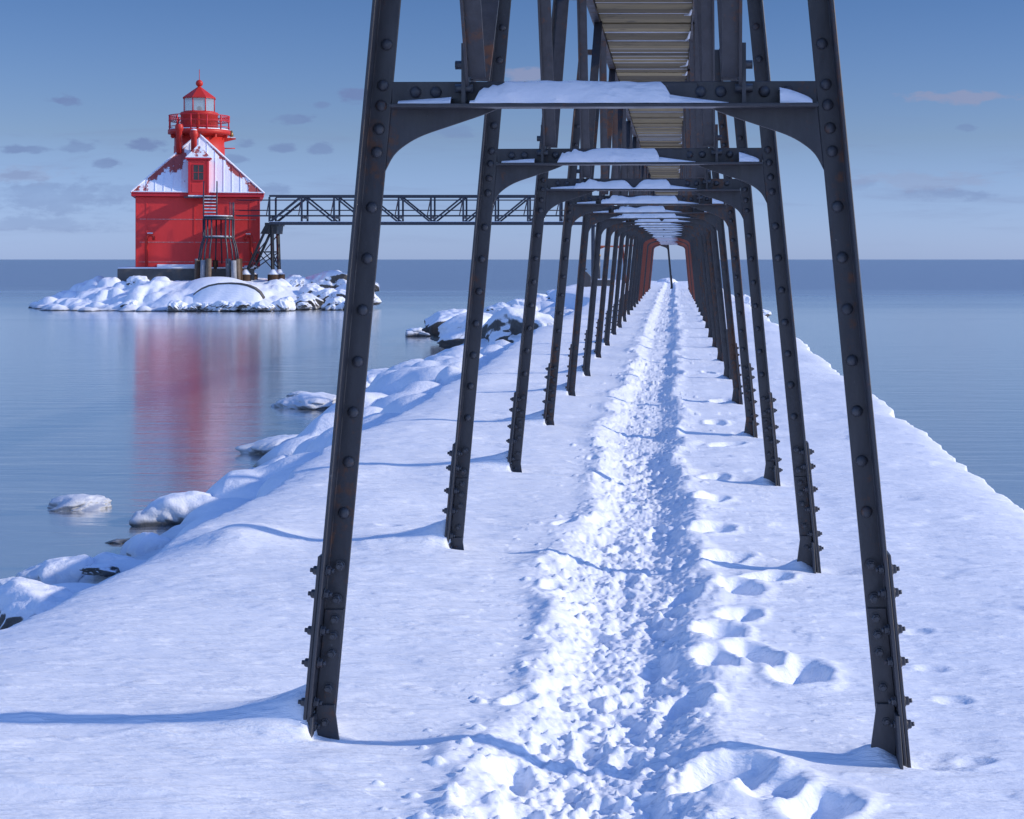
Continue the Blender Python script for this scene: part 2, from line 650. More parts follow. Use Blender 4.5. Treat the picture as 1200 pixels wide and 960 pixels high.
PLANK = 0.2925
M_snow = mat_snow()
M_bank = mat_snowrock("snowy_bank", (0.10, 0.095, 0.09), -0.10, 0.08)
M_rock = mat_snowrock("snow_capped_rock", (0.12, 0.11, 0.10), -0.32, -0.06, 3.0)
M_block = mat_snowrock("snow_topped_dark_block", (0.09, 0.085, 0.08), 0.10, 0.34, 4.0)
M_islet = mat_snowrock("snowy_islet", (0.12, 0.115, 0.11), 0.10, 0.36, 7.0)
M_bare = mat_snowrock("dark_wet_rock", (0.06, 0.06, 0.06), 0.75, 1.0, 9.0)
M_ice = mat_snowrock("grey_ice", (0.52, 0.55, 0.60), 0.0, 0.4, 5.0, 0.25)
M_steel = mat_steel("dark_riveted_steel", 0.15)
M_steel2 = mat_steel("rusting_steel", 0.33)
M_rust = mat_steel("red_rust_steel", 0.85, red=True)
M_rivet = mat_steel("rivet_steel", 0.16, base=(0.042, 0.046, 0.058))
M_black = mat_steel("black_trestle_steel", 0.1, base=(0.012, 0.013, 0.016))
M_truss = mat_steel("bridge_steel", 0.12, base=(0.028, 0.035, 0.055))
M_wood = mat_wood()
M_water = mat_water()
RED = (0.74, 0.046, 0.046)
M_red = mat_paint("red_painted_steel", RED, 0.25)
M_redtrim = mat_paint("red_trim_paint", (0.56, 0.026, 0.040), 0.15)
M_tower = mat_paint("orange_red_tower_paint", (0.52, 0.032, 0.024), 0.25)
M_wear = mat_paint("worn_seam_paint", (0.50, 0.16, 0.17), 0.95, (0.95, 0.95, 0.95))
M_roof = mat_roof()
M_conc = mat_plain("weathered_concrete", (0.115, 0.11, 0.105), 0.85, 0.35, 2.0)
M_pile = mat_plain("weathered_pile_wood", (0.16, 0.12, 0.09), 0.85, 0.5, 5.0)
M_pile2 = mat_plain("rusty_brown_pile", (0.07, 0.040, 0.025), 0.85, 0.4, 4.0)
M_pile3 = mat_plain("frosted_grey_pile", (0.30, 0.31, 0.34), 0.85, 0.5, 4.0)
M_glass = mat_glass("lantern_glass")
M_dark = mat_plain("dark_window_glass", (0.02, 0.025, 0.035), 0.08, 0.2, 3.0, 0.6)
M_brass = mat_plain("brass", (0.25, 0.17, 0.07), 0.4, 0.2, 5.0, 0.5, 0.6)
M_blue = mat_plain("pale_blue_paint", (0.32, 0.48, 0.72), 0.5, 0.1)
M_icicle = mat_plain("white_ice", (0.80, 0.84, 0.90), 0.3, 0.05)

# ------------------------------------------------------------------ ground: the snowed-over pier and its bank
N_BENT = 23
Z1, SP = 5.87, 3.533
bent_y = [Z1 + SP * (i - 1) for i in range(0, N_BENT + 1)]     # index 0 stands just ahead of the camera
XC = -0.235


def base_h(x, y):
    h = 0.20 * sstep(13, 50, y)
    h = h - 0.05 * np.clip(x + 0.25, -2.2, 1.3) * (1 - 0.6 * sstep(10, 40, y))
    return h


def left_edge(y):
    return -2.92 - 2.9 * sstep(58, 86, y) + 0.25 * fbm(y * 0.35, y * 0 + 3.3, 3, 5) + 0.05 * fbm(y * 3, y * 0 + 1.3, 2, 6)


def right_edge(y):
    return 2.52 + 0.16 * fbm(y * 0.3, y * 0 + 8.1, 3, 15) + 0.10 * fbm(y * 1.3, y * 0 + 2.1, 3, 16) - 1.2 * sstep(95, 116, y)


def build_ground():
    y = np.concatenate([np.linspace(-8, 4.4, 40), 1.0 / np.linspace(1 / 4.5, 1 / 122.0, 1000)])
    x = np.concatenate([np.linspace(-13, -9, 20)[:-1], np.linspace(-9, -2.6, 240)[:-1], np.linspace(-2.6, -0.95, 80)[:-1],
                        np.linspace(-0.95, 0.70, 240)[:-1], np.linspace(0.70, 2.2, 75)[:-1], np.linspace(2.2, 3.3, 60)])
    X, Y = np.meshgrid(x, y)
    X0 = X
    le, re = left_edge(Y), right_edge(Y)
    # columns follow both edges so that no edge is stair-stepped
    X = X + (le + 2.92) * sstep(-1.3, -2.7, X) + (re - 2.52) * sstep(1.0, 2.35, X)
    H = base_h(X, Y)
    inside = (X > le) & (X < re)
    # broad wind drifting
    H += 0.05 * fbm(X * 0.7, Y * 0.45, 3, 21) + 0.007 * fbm(X * 4, Y * 7, 4, 22)
    # wind crust: low steps running across the pier
    cr = fbm(X * 0.9, Y * 2.6, 4, 23)
    H += 0.013 * sstep(0.05, 0.16, cr) * sstep(4, 14, Y)
    cr2 = fbm(X * 2.2, Y * 7.0, 3, 24)
    H += 0.004 * sstep(0.10, 0.20, cr2)
    H += 0.0045 * sstep(0.20, 0.27, fbm(X * 5, Y * 17, 3, 25)) * sstep(20, 8, Y)
    # --- beaten path -------------------------------------------------
    pc = -0.29 + 0.10 * fbm(Y * 0.28, Y * 0 + 0.5, 2, 31)
    wl = 0.29 + 0.12 * fbm(Y * 0.9, Y * 0 + 4.0, 3, 32)
    wr = 0.29 + 0.12 * fbm(Y * 0.9, Y * 0 + 9.0, 3, 33)
    d = X - pc
    dn = np.where(d < 0, -d / wl, d / wr)
    trench = 1 - sstep(0.35, 1.25, dn)
    H -= 0.075 * trench
    rim = np.exp(-((dn - 1.28) / 0.30) ** 2)
    H += rim * (0.012 + 0.045 * np.maximum(0, fbm(X * 5, Y * 3.2, 3, 34) + 0.05))
    churn = np.exp(-(np.maximum(0, dn - 0.55) / 0.62) ** 2)
    side = sstep(0.45, 1.0, dn)
    H += churn * ((0.006 + 0.016 * side) * fbm(X * 5, Y * 2.8, 2, 35, 0.5) + 0.007 * fbm(X * 17, Y * 11, 2, 38, 0.5) + 0.013 * fbm(X * 34, Y * 24, 2, 39, 0.6) * sstep(30, 8, Y))
    # soft lumps: billowed noise reads as kicked snow
    bl = 1 - 2 * np.abs(vnoise(X * 15, Y * 10, 36))
    H += churn * (0.003 + 0.006 * side) * bl
    bl2 = 1 - 2 * np.abs(vnoise(X * 34, Y * 22, 37))
    H += churn * 0.006 * bl2 * sstep(25, 6, Y)

    def patch(x0, y0, rx, ry):
        j0, j1 = np.searchsorted(x, [x0 - rx, x0 + rx])
        i0, i1 = np.searchsorted(y, [y0 - ry, y0 + ry])
        return slice(i0, i1), slice(j0, j1)
    rs = np.random.RandomState(4)

    def hole(x0, y0, ax, ay, depth, rot=0.0, rimh=0.25):
        s = patch(x0, y0, 2.2 * max(ax, ay), 2.2 * max(ax, ay))
        dx, dy = X[s] - x0, Y[s] - y0
        c_, s_ = math.cos(rot), math.sin(rot)
        u, v = (dx * c_ + dy * s_) / ax, (-dx * s_ + dy * c_) / ay
        r = np.sqrt(u * u + v * v) + 0.25 * fbm(X[s] * 9, Y[s] * 9, 2, int(rs.randint(900)))
        H[s] += -depth * (1 - sstep(0.45, 1.05, r)) + rimh * depth * np.exp(-((r - 1.2) / 0.25) ** 2)
    # boot prints all over the path
    for i in range(420):
        yy = 4.6 + (rs.rand() ** 1.8) * 80
        xx = -0.28 + rs.normal() * 0.20
        hole(xx, yy, 0.055 + 0.02 * rs.rand(), 0.13 + 0.05 * rs.rand(), 0.008 + 0.016 * rs.rand(), rs.normal() * 0.35, 0.2)
    # single deep prints beside the path, by their place
    for (px, py, k) in [(938, 783, 1.15), (885, 765, 1.0), (840, 775, .9), (842, 742, 1.0), (900, 675, .9), (868, 690, 1.1), (850, 655, 1.0), (832, 625, 1.0),
                        (868, 720, .8), (850, 905, 1.25), (905, 918, .9), (962, 935, 1.0), (838, 560, .9), (852, 520, 1.0), (838, 497, .9), (846, 470, .9),
                        (835, 590, .9), (830, 440, .8), (648, 700, .45), (612, 830, .5), (600, 905, .6), (800, 700, .8), (805, 820, .9),
                        (662, 625, .45), (695, 545, .4)]:
        Zd = 1.68 * F / (py - PY)
        hole((px - PX) * Zd / F, Zd, 0.115 * k, 0.145 * k + 0.007 * Zd, 0.075 * k, -0.35 + rs.normal() * 0.3, 0.16)
    for (px, py) in [(1092, 775), (1118, 812), (1140, 880), (1075, 735), (1085, 888), (455, 640)]:
        Zd = 1.70 * F / (py - PY)
        hole((px - PX) * Zd / F, Zd, 0.075, 0.07, 0.014, 0.2, 0.3)
    # loose clods
    for i in range(5200):
        yy = 4.6 + (rs.rand() ** 2.2) * 22
        xx = -0.29 + rs.normal() * (0.20 if i % 9 else 0.32)
        r0 = (0.007 + 0.017 * rs.rand() ** 4) * (1 + yy / 40)
        s = patch(xx, yy, r0 * 1.1, r0 * 1.1)
        q = ((X[s] - xx) ** 2 + (Y[s] - yy) ** 2) / (r0 * r0)
        H[s] += np.sqrt(np.maximum(0, 1 - q)) * r0 * 0.6
    # drifts at the trestle feet
    for by in bent_y:
        for sx in (-1, 1):
            fx = XC + sx * 0.98
            s = patch(fx - 0.25, by, 1.6, 0.9)
            dx, dy = X[s] - fx, Y[s] - by
            if sx < 0:
                t = np.maximum(0, -dx - 0.03)
                k = np.exp(-(t / 0.26)) * (dx < -0.02)
                H[s] += 0.17 * k * np.exp(-((dy - 0.02) / (0.10 + 0.25 * t)) ** 2)
                H[s] -= 0.035 * np.exp(-((dx - 0.15) / 0.22) ** 2 - (dy / 0.10) ** 2)
            else:
                H[s] -= 0.03 * np.exp(-((dx - 0.15) / 0.12) ** 2 - ((dy) / 0.10) ** 2)
                H[s] += 0.05 * np.exp(-((dx + 0.06) / 0.07) ** 2 - ((dy - 0.0) / 0.06) ** 2)
    # a low drift near the left edge
    q = W(275, 660, 9.3)
    H += 0.10 * np.exp(-((X - q.x) / 0.28) ** 2 - ((Y - 9.4) / 0.35) ** 2)
    # --- edges ------------------------------------------------------
    e = le - X                       # metres beyond the left edge
    ep = np.maximum(e, 0)
    slope = -0.16 * (1 - np.exp(-ep / 0.10)) - 0.30 * (1 - np.exp(-ep / 0.6)) - 0.30 * ep
    H = H + np.where(e > 0, slope, 0) - 0.06 * np.exp(-np.maximum(-e, 0) / 0.2)
    H += np.where(e > 0, sstep(0.0, 0.9, e) * ((0.14 + 0.2 * sstep(18, 30, Y)) * fbm(X * 0.55, Y * 0.30, 3, 41) + 0.06 * fbm(X * 2.2, Y * 1.2, 3, 44) - 0.14 * (1 - sstep(20, 30, Y))), 0)
    domes = np.random.RandomState(11)
    for i in range(300):
        yy = 5 + 75 * domes.rand() ** 1.5
        ee = 0.45 + 2.6 * domes.rand()
        xx = float(left_edge(np.array([yy]))[0]) - ee
        r0 = 0.28 + 0.55 * domes.rand() ** 1.5 + 0.004 * yy
        far = min(1, max(0, (yy - 16) / 13))
        top = -0.60 - 0.33 * ee + 0.30 * domes.rand() + far * (0.50 + 0.10 * ee)
        s = patch(-2.92 - ee, yy, r0 + 0.15, r0 + 0.1)
        q = ((X[s] - xx) ** 2 + (Y[s] - yy) ** 2) / (r0 * r0)
        cand = top - r0 * 0.8 + r0 * 0.8 * np.sqrt(np.maximum(0, 1 - q))
        cand = np.minimum(cand, -0.20 + 0.45 * np.maximum(0, e[s] - 0.35) * far)
        a = H[s]
        kk = 0.12
        hh = np.clip(0.5 + 0.5 * (cand - a) / kk, 0, 1)
        sm = a * (1 - hh) + cand * hh + kk * hh * (1 - hh)
        w_ = sstep(0.04, 0.35, e[s])
        H[s] = np.where(q < 1, a * (1 - w_) + sm * w_, a)
    H = np.where(e > 2.4, H - 0.55 * (e - 2.4), H)
    e2 = X - re
    H = H - 3.4 * np.maximum(e2, 0) ** 0.85 - 0.07 * np.exp(-np.maximum(-e2, 0) / 0.18)
    end = Y - 117
    H = np.where(end > 0, H - 0.6 * end, H)
    H = np.maximum(H, -2.4)
    o = grid_mesh("ground", X, Y, H, M_snow)
    tag(o, "snow covered pier top with a trodden path down the middle", "ground", kind="structure")
    o.data.materials.append(M_bank)
    fx = (X[:-1, :-1] + X[1:, 1:]) / 2
    mi = (fx < (le[:-1, :-1] - 0.12)).astype(np.int32).reshape(-1)
    o.data.polygons.foreach_set('material_index', mi)
    return x, y, H


gx, gy, gH = build_ground()


def ground_at(x, y):
    i = min(max(int(np.searchsorted(gy, y)), 1), len(gy) - 1)
    j = min(max(int(np.searchsorted(gx, x)), 1), len(gx) - 1)
    return float(gH[i, j])


# water: one sheet to the horizon
mb = MB()
mb.add([(-12000, -60, WATER), (12000, -60, WATER), (12000, 26000, WATER), (-12000, 26000, WATER)], [(0, 1, 2, 3)])
tag(mb.build("water", M_water), "calm blue lake reflecting the sky", "water", kind="structure")

# ------------------------------------------------------------------ trestle bents
def dome_mesh(name, r, h, n=12, rings=4):
    m = MB()
    m.lathe([(r, 0)] + [(r * math.cos(a), h * math.sin(a)) for a in np.linspace(0.25, 1.45, rings)], n)
    return m.mesh(name, M_rivet)


def hex_mesh(name, r, h):
    m = MB()
    m.lathe([(r * 1.35, 0), (r * 1.35, 0.004)], 12)
    m.lathe([(r * 1.1, 0.004), (r * 1.1, h), (r * 0.95, h + 0.004)], 6, smooth=False)
    m.lathe([(r * 0.55, h + 0.004), (r * 0.55, h + 0.014)], 8)
    return m.mesh(name, M_rivet)


RIV = dome_mesh("rivet", 0.0205, 0.017)
HEX = hex_mesh("bolt", 0.014, 0.013)
TO_CAM = (math.radians(90), 0, 0)       # local +Z of the rivet towards -Y (camera side)


def inner(z):
    return 0.70 + (2.55 - z) * 0.0935     # inner edge of a leg, from the bent's centre


LEGW, FL, TH = 0.082, 0.085, 0.012
rivet_face = [2.40, 2.26, 2.19, 2.11, 2.03, 1.84, 1.665, 1.487, 1.31, 1.136, 0.965, 0.79, 2.58, 2.76, 2.94, 3.12, 3.3]
bolt_face = [0.61, 0.495, 0.427, 0.37, 0.31, 0.19, 0.075]
bolt_fl = [0.60, 0.52, 0.395, 0.285, 0.15, 0.07]


def leg_mb(sx):
    m = MB()
    z0, z1 = -0.45, 3.68
    a, b_ = inner(z0) * sx, inner(z1) * sx
    w = LEGW * sx
    t = TH * sx
    # L section: face plate at the back (y 0..TH), flange on the outer side running towards the camera
    poly = [(0, TH), (0, 0), (w - t, 0), (w - t, -FL), (w, -FL), (w, TH)]
    m.sweep(poly, (a, 0, z0), (b_, 0, z1))
    return m


def snow_strip(x0, x1, hs, y0, y1, z, seed, nx=44, ny=7):
    """ridge of snow lying on a flange: height hs(x), rounded front"""
    vs, fs = [], []
    r = random.Random(seed)
    ph = [r.random() * 6 for _ in range(4)]
    for i in range(nx + 1):
        x = x0 + (x1 - x0) * i / nx
        h = hs(i / nx)
        h *= 1 + 0.03 * math.sin(x * 11 + ph[0]) + 0.015 * math.sin(x * 43 + ph[1])
        for j in range(ny + 1):
            s = max(0, j - 1) / (ny - 1)
            zz = 0 if j == 0 else h * (1 - (abs(s - 0.60) / 0.62) ** 6) * (0.985 + 0.015 * math.sin(x * 70 + s * 9 + ph[2]))
            yy = y0 + (y1 - y0) * s - (0.004 * math.sin(x * 40 + ph[3]) if j < 2 else 0)
            vs.append((x, yy, z + max(0.001, zz)))
    k = ny + 1
    for i in range(nx):
        for j in range(ny):
            fs.append((i * k + j, i * k + j + 1, (i + 1) * k + j + 1, (i + 1) * k + j))
    o = len(vs)
    # underside and ends
    vs += [(x0, y0, z), (x1, y0, z), (x1, y1, z), (x0, y1, z)]
    m = MB().add(vs, fs, True)
    m.f += [(o, o + 1, o + 2, o + 3)]
    m.s += [False]
    return m


def bracket_poly(sx):
    xi = inner(2.19)
    pts = [(xi, 2.185)]
    # curve from the beam's underside down to the leg (distances from the leg's inner edge)
    ctl = [(0.375, 2.183), (0.325, 2.160), (0.222, 2.124), (0.120, 2.088), (0.062, 2.055), (0.024, 2.018), (0.0, 1.965)]
    ctl = [ctl[0]] + ctl + [ctl[-1]]
    for k in range(1, len(ctl) - 2):
        for t in np.linspace(0, 1, 5)[:-1]:
            P = [np.array(ctl[k + o]) for o in (-1, 0, 1, 2)]
            p = 0.5 * (2 * P[1] + (P[2] - P[0]) * t + (2 * P[0] - 5 * P[1] + 4 * P[2] - P[3]) * t * t + (3 * P[1] - P[0] - 3 * P[2] + P[3]) * t ** 3)
            pts.append((inner(p[1]) - float(p[0]), float(p[1])))
    pts.append((inner(1.965), 1.965))
    return [(x * sx, z) for x, z in pts]


ORD = ["", "nearest", "second", "third", "fourth", "fifth", "sixth", "seventh", "eighth", "ninth", "tenth", "eleventh", "twelfth", "thirteenth",
       "fourteenth", "fifteenth", "sixteenth", "seventeenth", "eighteenth", "nineteenth", "twentieth", "twenty-first", "twenty-second", "twenty-third",
       "twenty-fourth", "twenty-fifth", "twenty-sixth"]
RZ = math.radians


def make_bent(detail, steel, seed, braces=True, snow=True):
    """one riveted trestle; detail 2 = every rivet its own sub-part, 1 = rivets in the leg's mesh"""
    root = empty("trestle_bent", (0, 0, 0))
    legs = []
    for sx in (-1, 1):
        m = leg_mb(sx)
        if detail == 1:
            for z in rivet_face + bolt_face:
                cx = (inner(z) + LEGW * 0.42) * sx
                m.box((cx, -0.008, z), (0.034, 0.016, 0.034), Matrix.Rotation(math.radians(30), 3, 'Y'))
            for z in bolt_fl:
                m.box(((inner(z) + LEGW + 0.02) * sx, -0.045, z), (0.020, 0.024, 0.024))
        lg = m.build("leg", steel, root, 0.0025 if detail == 2 else 0)
        legs.append(lg)
        if detail == 2:
            for z in rivet_face:
                put("rivet", RIV, lg, ((inner(z) + LEGW * 0.42) * sx, 0.0, z), TO_CAM)
            for z in bolt_face:
                put("bolt", HEX, lg, ((inner(z) + LEGW * 0.42 - 0.004) * sx, -0.008, z), TO_CAM)
            for z in bolt_fl:
                put("bolt", HEX, lg, ((inner(z) + LEGW + 0.014) * sx, -0.045, z), (0, RZ(90 * sx - 5 * sx), 0))
                put("bolt", HEX, lg, ((inner(z) + LEGW - TH - 0.001) * sx, -0.045, z), (0, RZ(-90 * sx - 5 * sx), 0))
        # splice plate lapped on the lower leg and on the flange's outside
        z0, z1 = -0.3, 0.46
        m = MB()
        m.sweep([(0.003 * sx, 0), (0.003 * sx, -0.009), ((LEGW - TH - 0.001) * sx, -0.009), ((LEGW - TH - 0.001) * sx, 0)], (inner(z0) * sx, 0, z0), (inner(z1) * sx, 0, z1))
        z1 = 0.655
        m.sweep([((LEGW + 0.001) * sx, -FL + 0.004), ((LEGW + 0.001) * sx, TH), ((LEGW + 0.013) * sx, TH), ((LEGW + 0.013) * sx, -FL + 0.004)],
                (inner(z0) * sx, 0, z0), (inner(z1) * sx, 0, z1))
        m.build("splice_plate", steel, root, 0.002 if detail == 2 else 0)
        # flared base gusset: one plate across the front, one along the pier
        m = MB()
        zi = 0.135
        xi = inner(zi) * sx
        m.plate([(xi + 0.004 * sx, zi), (xi + 0.066 * sx, zi), (xi + 0.075 * sx, -0.3), (xi - 0.055 * sx, -0.3)], -0.021, -0.010)
        xo = inner(0.1) + LEGW - 0.004
        m.sweep([(0, -FL), (0.012 * sx, -FL), (0.012 * sx, -FL - 0.09), (0, -FL - 0.09)], (xo * sx, 0.0, -0.3), ((xo - 0.02) * sx, 0.085, 0.11))
        m.build("base_gusset", steel, root, 0.002 if detail == 2 else 0)
    # cross-beam: vertical web with a flange along its foot, towards the camera
    zb = 2.19
    xw = inner(zb) - 0.002
    m = MB()
    m.box((0, 0.006, zb + 0.041), (2 * xw, 0.012, 0.082))
    m.box((0, -0.040, zb - 0.006), (2 * xw - 0.004, 0.080, 0.012))
    m.box((0.06, -0.004, zb + 0.040), (0.52, 0.006, 0.074))
    if detail == 1:
        for x in (-0.61, -0.53, -0.38, 0.39, 0.53, 0.62):
            m.box((x, -0.006, zb + 0.045), (0.034, 0.014, 0.034), Matrix.Rotation(0.5, 3, 'Y'))
    beam = m.build("cross_beam", steel, root, 0.002 if detail == 2 else 0)
    if detail == 2:
        for x in (-0.65, -0.58, -0.41, -0.33, 0.33, 0.40, 0.55, 0.63):
            put("rivet", RIV, beam, (x, 0, zb + 0.046), TO_CAM)
    # snow lying on the flange
    r = random.Random(seed)
    if snow:
        f = 0.072 + 0.012 * r.random()

        def main(t):
            a = min(1, t / 0.16)
            jag = 0.25 + 0.75 * a ** 0.8 + (0.16 * math.sin(t * 46 + seed) + 0.12 * math.sin(t * 97 + 2 * seed)) * (1 - min(1, t / 0.3))
            if seed % 4 == 3:
                jag *= 1 - 0.85 * math.exp(-((t - 0.62) / 0.06) ** 2)
            jag *= 1 - 0.25 * math.exp(-((t - 0.35 - 0.1 * math.sin(seed)) / 0.09) ** 2) * (seed > 17)
            jag *= 1 - 0.55 * max(0, (t - 0.965) / 0.035)
            return f * max(0.1, jag)
        xa = -0.455 + 0.09 * r.uniform(-1, 1) * (seed > 17)
        xb = 0.225 + 0.10 * r.uniform(-1, 1) * (seed > 17)
        snow_strip(xa, xb, main, -0.078, -0.001, zb, seed).build("snow_cap", M_snow, beam)
        snow_strip(xb, xb + 0.20, lambda t: 0.028 * (1 - t) + 0.004, -0.076, -0.001, zb, seed + 1, 16).build("snow_cap", M_snow, beam)
        snow_strip(-0.70, -0.52, lambda t: 0.012 + 0.014 * t, -0.070, -0.001, zb, seed + 2, 16).build("snow_cap", M_snow, beam)
        if seed % 3 != 1:
            snow_strip(0.60, 0.71, lambda t: 0.045 * (1 - t) ** 0.7 + 0.014, -0.070, -0.001, zb, seed + 3, 16).build("snow_cap", M_snow, beam)
    # curved knee brackets under the beam
    for sx in (-1, 1):
        MB().plate(bracket_poly(sx), 0.001, 0.011).build("bracket", steel, root, 0.002 if detail == 2 else 0)
    # plates that hang the deck's stringers between the legs
    for sx in (-1, 1):
        MB().box((sx * (0.445 + inner(3.64)) / 2, 0.02, 3.655), (inner(3.64) - 0.448, 0.05, 0.05)).build("hanger_plate", steel, root)
    if braces:
        for sx in (-1, 1):
            # clip plate with its bolts on the beam
            m = MB()
            m.box((0.478 * sx, -0.030, zb + 0.100), (0.014, 0.055, 0.215))
            for z in (zb + 0.055, zb + 0.135):
                m.tube([(0.478 * sx - 0.030, -0.035, z), (0.478 * sx + 0.030, -0.035, z)], 0.015, 6)
            m.build("brace_clip", steel, root)
            for dy in (-1, 1):
                m = MB()
                p0 = Vector((0.436 * sx, 0.02 + 0.06 * dy, zb + 0.095))
                p1 = Vector((0.405 * sx, 0.02 + 1.15 * dy, 3.625))
                m.bar(p0, p1, 0.064, 0.010, (0, -dy, 0.7))
                off = Vector((0.030 * sx, 0.02, -0.02))
                m.bar(p0 + off, p1 + off, 0.010, 0.060, (0, -dy, 0.7))
                m.build("knee_brace", steel, root)
    return root


def bent_rise(y):
    return float(0.19 * sstep(13, 50, np.array(y)))


for i, by in enumerate(bent_y):
    steel = M_steel if i <= 3 else (M_steel2 if i <= 13 and i % 3 else M_steel)
    if i >= 16:
        steel = M_rust if i % 4 != 2 else M_steel2
    b = make_bent(2 if 1 <= i <= 4 else 1, steel, 10 + i * 7)
    b.location = (XC, by, bent_rise(by))
    b.rotation_euler = (0, RZ(0.35 * rnd.uniform(-1, 1) if i else 0), RZ(0.5 * rnd.uniform(-1, 1) if i > 2 else 0))
    g = "riveted steel trestles carrying the catwalk"
    if i == 0:
        lab = "riveted trestle closest to the camera, mostly out of frame at the top left corner"
    elif i == 1:
        lab = "nearest big dark riveted steel trestle, its legs framing the snowy path"
    else:
        how = "dark riveted steel trestle" if steel is M_steel else ("brown rusting steel trestle" if steel is M_steel2 else "red rusted steel trestle")
        lab = how + " astride the snowy path, " + ORD[i] + " from the front of the row"
    tag(b, lab, "trestle", g)

# the last bents swing left towards the footbridge
for k, (x, y, rz) in enumerate([(-1.08, 88.5, 14), (-2.3, 93.5, 30), (-3.7, 99.5, 30)]):
    b = make_bent(1, M_steel2 if k == 0 else M_rust, 300 + k * 5, snow=False, braces=False)
    b.location = (x, y, 0.19)
    b.rotation_euler = (0, 0, RZ(rz))
    tag(b, ["lone dark trestle set left of the row where the catwalk starts to turn",
            "rust red trestle at the turn of the catwalk, second past the straight row",
            "rust red trestle nearest the footbridge at the far end of the pier"][k], "trestle", "riveted steel trestles carrying the catwalk")

# ------------------------------------------------------------------ catwalk deck
DECK = 3.64
cw = empty("catwalk", (XC, 0, 0))
tag(cw, "overhead plank catwalk on steel stringers running down the pier", "catwalk")
mb = MB()
pr = random.Random(5)
y = -2.0
k = 0
y = math.floor(y / PLANK) * PLANK
while y < 86:
    z = DECK + bent_rise(y) + pr.uniform(-0.012, 0.010)
    mb.box((pr.uniform(-.006, .006), y + PLANK / 2, z + 0.024), (0.748, PLANK - 0.022, 0.048), Matrix.Rotation(pr.uniform(-.006, .006), 3, 'X'))
    y += PLANK
mb.build("deck_boards", M_wood, cw)
mb = MB()
y = math.floor(-2.0 / PLANK) * PLANK
while y < 86:
    if pr.random() < 0.6:
        mb.box((0, y, DECK + bent_rise(y) + 0.022), (0.745, 0.017, 0.046))
    y += PLANK
tag(mb.build("gap_snow", M_snow, cw), kind="stuff")
for sx in (-1, 1):
    m = MB()
    ys = np.linspace(-2, 85.5, 40)
    for a, b_ in zip(ys[:-1], ys[1:]):
        za, zb_ = DECK + bent_rise(a), DECK + bent_rise(b_)
        for (xo, zo, w_, t_) in ((0.384, 0.060, 0.010, 0.17), (0.414, -0.020, 0.050, 0.010), (0.414, 0.140, 0.050, 0.010)):
            m.bar((xo * sx, a, za + zo), (xo * sx, b_, zb_ + zo), w_, t_)
    m.build("stringer", M_steel2, cw)
    m = MB()
    m2 = MB()
    for a, b_ in zip(ys[:-1], ys[1:]):
        za, zb_ = DECK + bent_rise(a), DECK + bent_rise(b_)
        m.bar((0.40 * sx, a, za + 1.05), (0.40 * sx, b_, zb_ + 1.05), 0.04, 0.04)
        m.bar((0.40 * sx, a, za + 0.55), (0.40 * sx, b_, zb_ + 0.55), 0.03, 0.03)
        m.box((0.40 * sx, a + 0.02, za + 0.55), (0.045, 0.045, 1.02))
    m.build("railing", M_steel, cw)
# slivers of frozen snow hanging along the right stringer
m = MB()
pr = random.Random(9)
for i in range(34):
    y0 = 11 + i * 1.15 + pr.uniform(-.4, .4)
    if pr.random() < 0.35:
        continue
    L = pr.uniform(0.25, 0.8)
    z = DECK + bent_rise(y0)
    m.tube([(0.372, y0, z - 0.03), (0.360, y0 + L * .5, z - 0.045), (0.335 - pr.uniform(0, .05), y0 + L, z - 0.03)], [0.006, 0.012, 0.004], 6)
m.build("ice_slivers", M_icicle, cw)
# top snow
m = MB()
for a in np.arange(-1.8, 84, 4.0):
    m.box((0, a + 2.0, DECK + bent_rise(a) + 0.085), (0.66, 4.0, 0.06))
m.build("deck_snow", M_snow, cw)

turn = empty("catwalk_turn", (XC, 86, 0))
tag(turn, "short angled stretch of catwalk joining the pier walk to the footbridge", "catwalk")
pts = [Vector((0, 0, DECK + .19)), Vector((-0.85, 2.5, DECK + .19)), Vector((-2.1, 7.5, DECK + .2)), Vector((-4.4, 18.6, DECK + .5))]
md, ms = MB(), MB()
for a, b_ in zip(pts[:-1], pts[1:]):
    md.bar(a, b_, 0.74, 0.05)
    d = (b_ - a).normalized()
    nrm = Vector((d.y, -d.x, 0))
    for s_ in (-1, 1):
        ms.bar(a + nrm * 0.39 * s_ + Vector((0, 0, -.1)), b_ + nrm * 0.39 * s_ + Vector((0, 0, -.1)), 0.02, 0.2)
        ms.bar(a + nrm * 0.39 * s_ + Vector((0, 0, 1.0)), b_ + nrm * 0.39 * s_ + Vector((0, 0, 1.0)), 0.04, 0.04)
md.build("deck_boards", M_wood, turn)
ms.build("stringer", M_steel2, turn)

# ------------------------------------------------------------------ island under the lighthouse
ISC = (-30.0, 111.0)


def dome_union(X, Y, H, doms, kk=0.25):
    for (x0, y0, r0, top, fl) in doms:
        q = ((X - x0) ** 2 + (Y - y0) ** 2) / (r0 * r0)
        cand = top - r0 * fl + r0 * fl * np.sqrt(np.maximum(0, 1 - q))
        hh = np.clip(0.5 + 0.5 * (cand - H) / kk, 0, 1)
        sm = H * (1 - hh) + cand * hh + kk * hh * (1 - hh)
        H = np.where(q < 1, sm, H)
    return H


